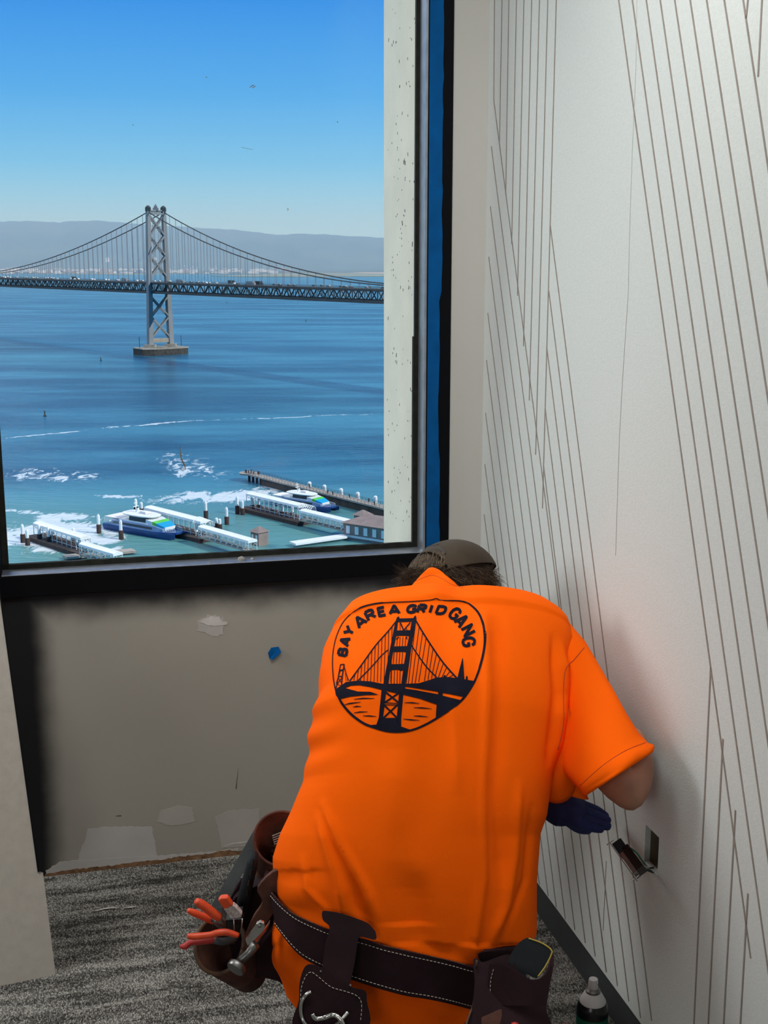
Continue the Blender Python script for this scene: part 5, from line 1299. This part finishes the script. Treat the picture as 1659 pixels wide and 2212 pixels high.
# leather pieces hung on the belt, cut from outlines and standing off the strap
bb = BVHTree.FromPolygons([tuple(p) for p in tl_[:nB]+bl_[:nB]], [(i,i+1,nB+i+1,nB+i) for i in range(nB-1)])
def onbelt(u, v, off):
    d = ray(u, v).normalized(); h = bb.ray_cast(O, d)
    if h[0] is not None: return h[0]-d*(off+.006)
    h2 = bb.find_nearest(O+d*2.1); t_ = (h2[0]-O).dot(d); return O+d*(t_-off-.006)
def plane_fit(P):
    A = np.array([tuple(p) for p in P]); A = A-A.mean(0); return Vector(np.linalg.svd(A)[2][2])
def leather_piece(px, off, th, name, m_, parent, stitch=None, sm_=5):
    P_ = catm(px, 5, True)[:-1]; pts = [onbelt(u, v, off) for u, v in P_]
    c = sum((p for p in pts), Vector())/len(pts)
    # fit smooth plane-ish surface: blend depth
    dm = sum(((p-O).length for p in pts))/len(pts)
    pl_n = plane_fit(pts); vd = (O-c).normalized(); pl_n = pl_n if pl_n.dot(vd) > 0 else -pl_n
    lift = max((p-c).dot(pl_n) for p in pts)*.45; c0 = c+pl_n*lift
    hit = lambda u, v: O+ray(u, v)*((c0-O).dot(pl_n)/ray(u, v).dot(pl_n))
    pts = [hit(u, v) for u, v in P_]; o = MB().slab(pts, vd*th).build(name, m_, parent, bevel=.0012)
    if stitch:
        S = catm(stitch, 6); stitches([hit(u, v)+vd*(th+.0008) for u, v in S], 'stitching', o, Vector())
    return o
lp = leather_piece([(696,1970),(706,1968),(740,1974),(790,1992),(806,2006),(812,2016),(810,2030),(778,2024),(772,2040),(764,2090),(750,2134),(720,2128),(696,2112),(703,2040),(712,2004),(698,1988)], .004, .004, 'belt_loop', M['leather'], belt)
hh = onbelt(742,2010,.010); MB().lathe(hh, [(.0022,0),(.0022,.0006)], 12, axis=(O-hh)).build('rivet_hole', M['can_black'], lp)
for (u, v) in [(693,2098),(757,2128)]:
    hh = onbelt(u, v, .010); MB().lathe(hh, [(.0022,0),(.0016,.0012)], 12, axis=(O-hh)).build('rivet', M['dark_steel'], lp)
bh = leather_piece([(662,2085),(690,2088),(720,2110),(760,2132),(788,2140),(792,2160),(788,2225),(640,2225),(646,2160),(648,2118)], .001, .006, 'hammer_holder', M['leather'], belt, [(649,2170),(651,2135),(660,2110),(672,2100),(690,2112),(715,2132),(748,2142),(772,2152),(781,2170),(778,2212)])
# steel loop of the holder
R0_ = [onbelt(u, v, .014) for u, v in catm([(672,2142),(662,2148),(652,2164),(650,2186),(656,2206),(668,2218),(690,2222),(720,2216),(740,2200),(752,2186)],6)]
MB().tube(R0_, .0032, 10).build('steel_loop', M['steel'], bh, smooth='full')
R1_ = [onbelt(u, v, .018) for u, v in catm([(675,2190),(682,2200),(700,2198),(718,2192),(732,2198),(742,2215),(740,2240)],5)]
MB().tube(R1_, .0042, 10).build('steel_loop', M['steel'], bh, smooth='full')
# right pouch with tape measure
rpch = leather_piece([(1022,2076),(1034,2072),(1046,2078),(1100,2062),(1120,2096),(1150,2116),(1176,2104),(1194,2060),(1196,2086),(1188,2126),(1180,2180),(1180,2230),(1005,2230),(1018,2190),(1026,2130)], .010, .006, 'side_pouch', M['leather'], belt, None)
leather_piece([(1056,2088),(1064,2082),(1096,2088),(1130,2108),(1156,2118),(1178,2106),(1192,2085),(1186,2130),(1180,2165),(1160,2172),(1060,2168),(1054,2130)], .042, .004, 'pouch_pocket', M['leather'], belt, [(1066,2094),(1060,2120),(1059,2156)])
for (u, v) in [(1066,2089),(1060,2160)]:
    hh = onbelt(u, v, .052); MB().lathe(hh, [(.0035,0),(.003,.0012),(.001,.0018)], 14, axis=(O-hh)).build('rivet', M['steel'], rpch)
cr2 = [onbelt(u, v, .018) for u, v in catm([(1030,2074),(1028,2110),(1024,2160),(1010,2205),(1006,2215)],6)]
MB().tube(cr2, .0018, 6).build('raw_edge', M['leather_edge'], rpch, smooth='full')
pts = [onbelt(u, v, .012) for u, v in [(1040,2198),(1080,2180),(1140,2190),(1150,2225),(1040,2225)]]
MB().slab(pts, (O-pts[0]).normalized()*.008).build('lower_pouch_flap', M['suede'], rpch, bevel=.001)
# ---- tape measure / black tool case in the right pouch
tm_ = empty('tape_measure', tuple(onbelt(1145,2070,.0)), 'black rounded tape measure with yellow edge sitting in the right belt pouch', 'tape measure')
P_ = catm([(1098,2075),(1118,2040),(1142,2026),(1170,2036),(1190,2050),(1192,2062),(1176,2090),(1160,2112),(1138,2104),(1112,2092)], 5, True)[:-1]
pts = [onbelt(u, v, -.012) for u, v in P_]; dm = (pts[0]-O).length; pts = [O+(p-O).normalized()*dm for p in pts]
MB().slab(pts, (O-pts[0]).normalized()*.028).build('case', M['black_plastic'], tm_, bevel=.004)
Y_ = [O+(onbelt(u, v, 0)-O).normalized()*(dm-.0285) for u, v in catm([(1142,2027),(1170,2037),(1190,2051),(1191,2062),(1178,2088),(1162,2110)],5)]
MB().tube(Y_, .0014, 6).build('yellow_edge', M['yellow'], tm_, smooth='full')
# red handled tool tips at the bottom edge
for (u, v, m_, lab) in [(1112,2208,'red_grip','pinkish red tool grip poking up from the right belt pouch'),(1220,2212,'orange_grip','red orange tool grip at the bottom edge beside the right pouch')]:
    c = onbelt(u, v+14, .03); o = MB().lathe(c-Vector((0,0,.05)), [(.006,0),(.0075,.03),(.0085,.052),(.006,.060),(.001,.062)], 16, sq=.7).build('tool_grip', M[m_], None, smooth=True); tag(o, lab, 'tool')
# ================================================================== LEFT POUCHES AND TOOLS
def cup(cpx, Y, ru, rv_, depth_dir, L_, taper, name, m_, parent, th=.003, lean=0):
    """open leather pouch: oval rim facing the camera, tapering body"""
    C = onY(*cpx, Y); sc_ = (C.y*cp-(C.z-CAMZ)*sp)/F
    a = Vector((1,0,0))*ru*sc_; b = Vector((0,.35,.94)).normalized()*rv_*sc_
    rot = Matrix.Rotation(lean, 3, 'Y'); a = rot@a; b = rot@b
    dv = Vector(depth_dir).normalized(); rr_ = []; n = 40
    def ring(k, g, inset): return [C+dv*L_*k+(a*math.cos(t_)*g+b*math.sin(t_)*g)*(1-inset) for t_ in [2*math.pi*j/n for j in range(n)]]
    prof = [(1,taper,0),(.6,1-(1-taper)*.5,0),(.25,.98,0),(0,1,0),(-.01,.97,0),(.0,.93,0),(.5,.86-(1-taper)*.4,0),(.97,taper*.9,0)]
    for k, g, i_ in prof: rr_.append(ring(k, g, i_))
    return MB().rings(rr_, True, True).build(name, m_, parent, smooth='full'), C, a, b
big = empty('nail_pouch', tuple(onY(600,1808,2.16)), 'deep brown leather pouch with open oval mouth holding shims at the left hip', 'pouch')
pc, C, a, b = cup((608,1812), 2.17, 60, 58, (-.08,.30,-.95), .17, .72, 'pouch_body', M['suede'], big)
# rim edge
MB().tube([C+(a*math.cos(t_)+b*math.sin(t_))*.985 for t_ in [2*math.pi*j/48 for j in range(49)]], .0032, 8).build('rolled_rim', M['suede'], big, smooth='full')
# contents: shims and small screws
for i in range(6):
    p = C+Vector((0,.012,-.006))+a*(.12+.02*i)+b*(.22-.075*i); q = p+Vector((.052,.01,.022))
    tag(MB().beam(p-Vector((.025,0,.006)), q, .018, .0018, up=(0,.37,.93)).build('wooden_shim', M['shim'] if i < 5 else M['suede'], None), 'thin pale shim in the small stack inside the deep left pouch', 'shim', 'shims stacked in the left pouch')
rr = random.Random(8); m = MB()
for i in range(90):
    p = C+Vector((0,.03,-.02))+a*rr.uniform(-.35,.6)+b*rr.uniform(-.80,-.15)*.9; d = Vector((rr.uniform(-1,1),rr.uniform(-.3,.3),rr.uniform(-1,1))).normalized()*.008
    m.tube([p-d, p+d], [.0012,.0008], 5); m.lathe(p-d, [(.0028,0),(.002,.001)], 6, axis=d)
o = m.build('loose_screws', mat('screw_rust', (.14,.07,.05), .6, metal=.3)); tag(o, 'heap of small rusty screws at the bottom of the deep left pouch', 'screws', kind='stuff')
op = empty('outer_tool_pouch', tuple(onY(500,2040,2.08)), 'worn brown suede tool pouch hanging open at the left hip holding clamps', 'pouch')
oc1, C2, a2, b2 = cup((474,2040), 2.09, 52, 62, (.35,.55,-.75), .13, .8, 'pouch_body', M['suede'], op, lean=.25)
MB().tube([C2+(a2*math.cos(t_)+b2*math.sin(t_))*.985 for t_ in [2*math.pi*j/48 for j in range(49)]], .004, 8).build('rolled_rim', M['leather_edge'], op, smooth='full')
m = MB(); P_ = [(500,1950),(540,1920),(600,1905),(618,1960),(600,2010),(590,2060),(600,2090),(560,2112),(510,2105),(500,2060),(490,2010)]
pts = [onY(u, v, 2.13) for u, v in catm(P_, 4, True)[:-1]]; m.slab(pts, (0,.06,-.01)); m.build('pouch_back', M['leather'], op, bevel=.003)
P_ = [(556,1918),(598,1880),(604,1925),(598,1960),(572,2000),(548,2030),(535,2055),(528,2030),(545,1985),(566,1950)]
pts = [onY(u, v, 2.075) for u, v in catm(P_, 4, True)[:-1]]; MB().slab(pts, (0,.012,0)).build('folded_strap', M['suede'], op, bevel=.0015)
P_ = [(590,2010),(600,2060),(612,2090),(650,2130),(650,2160),(600,2120),(560,2110),(550,2060)]
pts = [onY(u, v, 2.10) for u, v in P_]; MB().slab(pts, (0,.03,0)).build('hanging_tail', M['leather'], op, bevel=.002)
# long flat grey bar
bar = MB().beam(onY(447,1998,2.125), onY(560,1798,2.20), .0225, .004, up=(0,-1,.3)); tag(bar.build('flat_bar', M['grey_bar'], None, bevel=.0006), 'long flat dark grey bar slanting up from the left tool pouch', 'bar')
# drywall saw with slotted grip
hs = empty('slotted_handle_tool', tuple(onY(530,1930,2.11)), 'black slotted tool grip standing in the left pouch beside the grey bar', 'hand tool')
m = MB().tube([onY(524,1965,2.11), onY(528,1935,2.11), onY(536,1900,2.115), onY(545,1868,2.12), onY(549,1842,2.125)], [.0135,.0125,.0115,.0110,.0075], 14); m.build('grip', M['black_plastic'], hs, smooth='full')
for k in range(4):
    p = onY(533+k*4.6, 1935-k*22, 2.096); q = onY(535.5+k*4.6, 1922-k*22, 2.097); MB().tube([p,q], .0028, 8).build('grip_slot', M['can_black'], hs)
MB().tube([onY(524,1965,2.11), onY(512,2030,2.12)], [.006,.005], 8).build('blade', M['dark_steel'], hs)
MB().box(onY(512,1945,2.17), (.03,.015,.09), Matrix.Rotation(.5,3,'Y')).build('sheath_panel', M['leather'], op, bevel=.004)
MB().box(onY(575,1960,2.14), (.05,.02,.14), Matrix.Rotation(.35,3,'Y')).build('sheath_panel', M['leather'], op, bevel=.004)
# pliers with orange grips
def grip(pts, Y, rs, nm, m_, par):
    P_ = catm(pts, 5); n = len(P_); return MB().tube([onY(u, v, Y+i*.0006) for i, (u, v) in enumerate(P_)], list(np.interp(np.linspace(0,1,n), np.linspace(0,1,len(rs)), rs)), 14).build(nm, m_, par, smooth='full')
pl = empty('pliers', tuple(onY(460,1970,2.04)), 'upper pliers with two orange grips fanned out of the left pouch', 'pliers')
grip([(424,1946),(433,1952),(447,1962),(462,1974),(474,1982)], 2.03, [.0055,.0085,.0085,.0085,.0075], 'upper_grip', M['orange_grip'], pl)
grip([(406,1966),(417,1971),(432,1977),(448,1984),(461,1990)], 2.045, [.004,.0065,.0065,.0068,.006], 'lower_grip', M['orange_grip'], pl)
MB().tube([onY(462,1985,2.045), onY(478,1996,2.06), onY(492,2010,2.075)], [.007,.010,.008], 12).build('plier_head', M['dark_steel'], pl, smooth='full')
p2_ = empty('pliers', tuple(onY(450,2025,2.02)), 'lower pliers with long red grips crossing the mouth of the left pouch', 'pliers')
grip([(405,2022),(420,2023),(440,2021),(456,2019),(470,2015),(490,2014),(515,2021)], 2.02, [.0045,.0065,.006,.006,.0065,.0065,.005], 'upper_grip', M['orange_grip'], p2_)
grip([(390,2044),(400,2044),(412,2036),(430,2034),(450,2032),(470,2030)], 2.03, [.003,.0065,.0055,.006,.006,.005], 'lower_grip', M['red_grip'], p2_)
MB().tube([onY(462,2032,2.04), onY(480,2034,2.05), onY(505,2030,2.06)], [.006,.007,.007], 12).build('plier_head', M['grey_bar'], p2_, smooth='full')
# spring clamp: orange tip with sticker
sc2 = empty('spring_clamp', tuple(onY(500,1965,2.06)), 'spring clamp with orange tipped handle and worn white sticker in the left pouch', 'clamp')
def quad(pp, Y0, Y1, th, nm, m_, par, bev=.0015):
    pts = [onY(u, v, Y0+(Y1-Y0)*i/(len(pp)-1)) for i, (u, v) in enumerate(pp)]; return MB().slab(pts, (0,th,th*.3)).build(nm, m_, par, bevel=bev)
quad([(470,1946),(476,1941),(492,1940),(504,1957),(484,1966)], 2.035, 2.035, .010, 'orange_tip', M['orange_grip'], sc2, .003)
quad([(484,1965),(504,1956),(512,1962),(523,1976),(521,1982),(502,1985),(498,1984)], 2.037, 2.037, .009, 'handle_sticker', M['white_label'], sc2)
for (u0_, v0_, u1_, v1_, u2_, v2_) in [(505,1986,506,2008,502,2016),(524,1984,522,2002,519,2016)]:
    MB().tube([onY(u0_,v0_,2.045), onY(u1_,v1_,2.045), onY(u2_,v2_,2.05)], .0011, 8).build('bent_wire', M['steel'], sc2, smooth='full')
quad([(460,1990),(475,1984),(488,1988),(500,1986),(522,1985),(520,2016),(458,2014)], 2.06, 2.06, .03, 'clamp_body', M['can_black'], sc2, .004)
quad([(481,1986),(488,1990),(486,2002),(480,2012),(474,2012),(479,1998)], 2.052, 2.052, .006, 'spring_band', M['suede'], sc2)
# steel hand tool with round knob
st_ = empty('locking_hand_tool', tuple(onY(540,2040,2.02)), 'chrome hand tool with lever and round grey knob end hanging at the left hip', 'hand tool')
quad([(530,2032),(549,2006),(554,1996),(562,1992),(571,1995),(573,2003),(569,2012),(551,2030),(535,2044)], 2.0, 2.0, .006, 'chrome_lever', M['steel'], st_, .001)
c = onY(561,2000,1.995); MB().lathe(c, [(.0035,0),(.0033,.002),(.0015,.003)], 14, axis=(0,-1,.3)).build('pivot_pin', M['dark_steel'], st_, smooth=True)
quad([(549,2031),(571,2008),(578,1998),(574,2012),(552,2036)], 2.012, 2.012, .003, 'red_insert', M['orange_grip'], st_, .0005)
MB().tube([onY(552,2040,2.02), onY(538,2058,2.02), onY(522,2072,2.015), onY(516,2082,2.01)], [.0085,.0085,.008,.005], 14).build('tool_shaft', M['dark_steel'], st_, smooth='full')
c = onY(512,2088,2.0); ax_ = (onY(505,2098,1.995)-onY(522,2072,2.015)).normalized()
MB().lathe(c-ax_*.004, [(.006,-.003),(.0165,0),(.0175,.002),(.0175,.009),(.0165,.011),(.003,.0115)], 30, axis=ax_).build('round_knob', M['dark_steel'], st_, smooth=True)
quad([(580,1998),(583,1994),(579,2010),(560,2036),(548,2052),(540,2060),(536,2058),(556,2034)], 2.03, 2.03, .010, 'leather_sleeve', M['suede'], op)
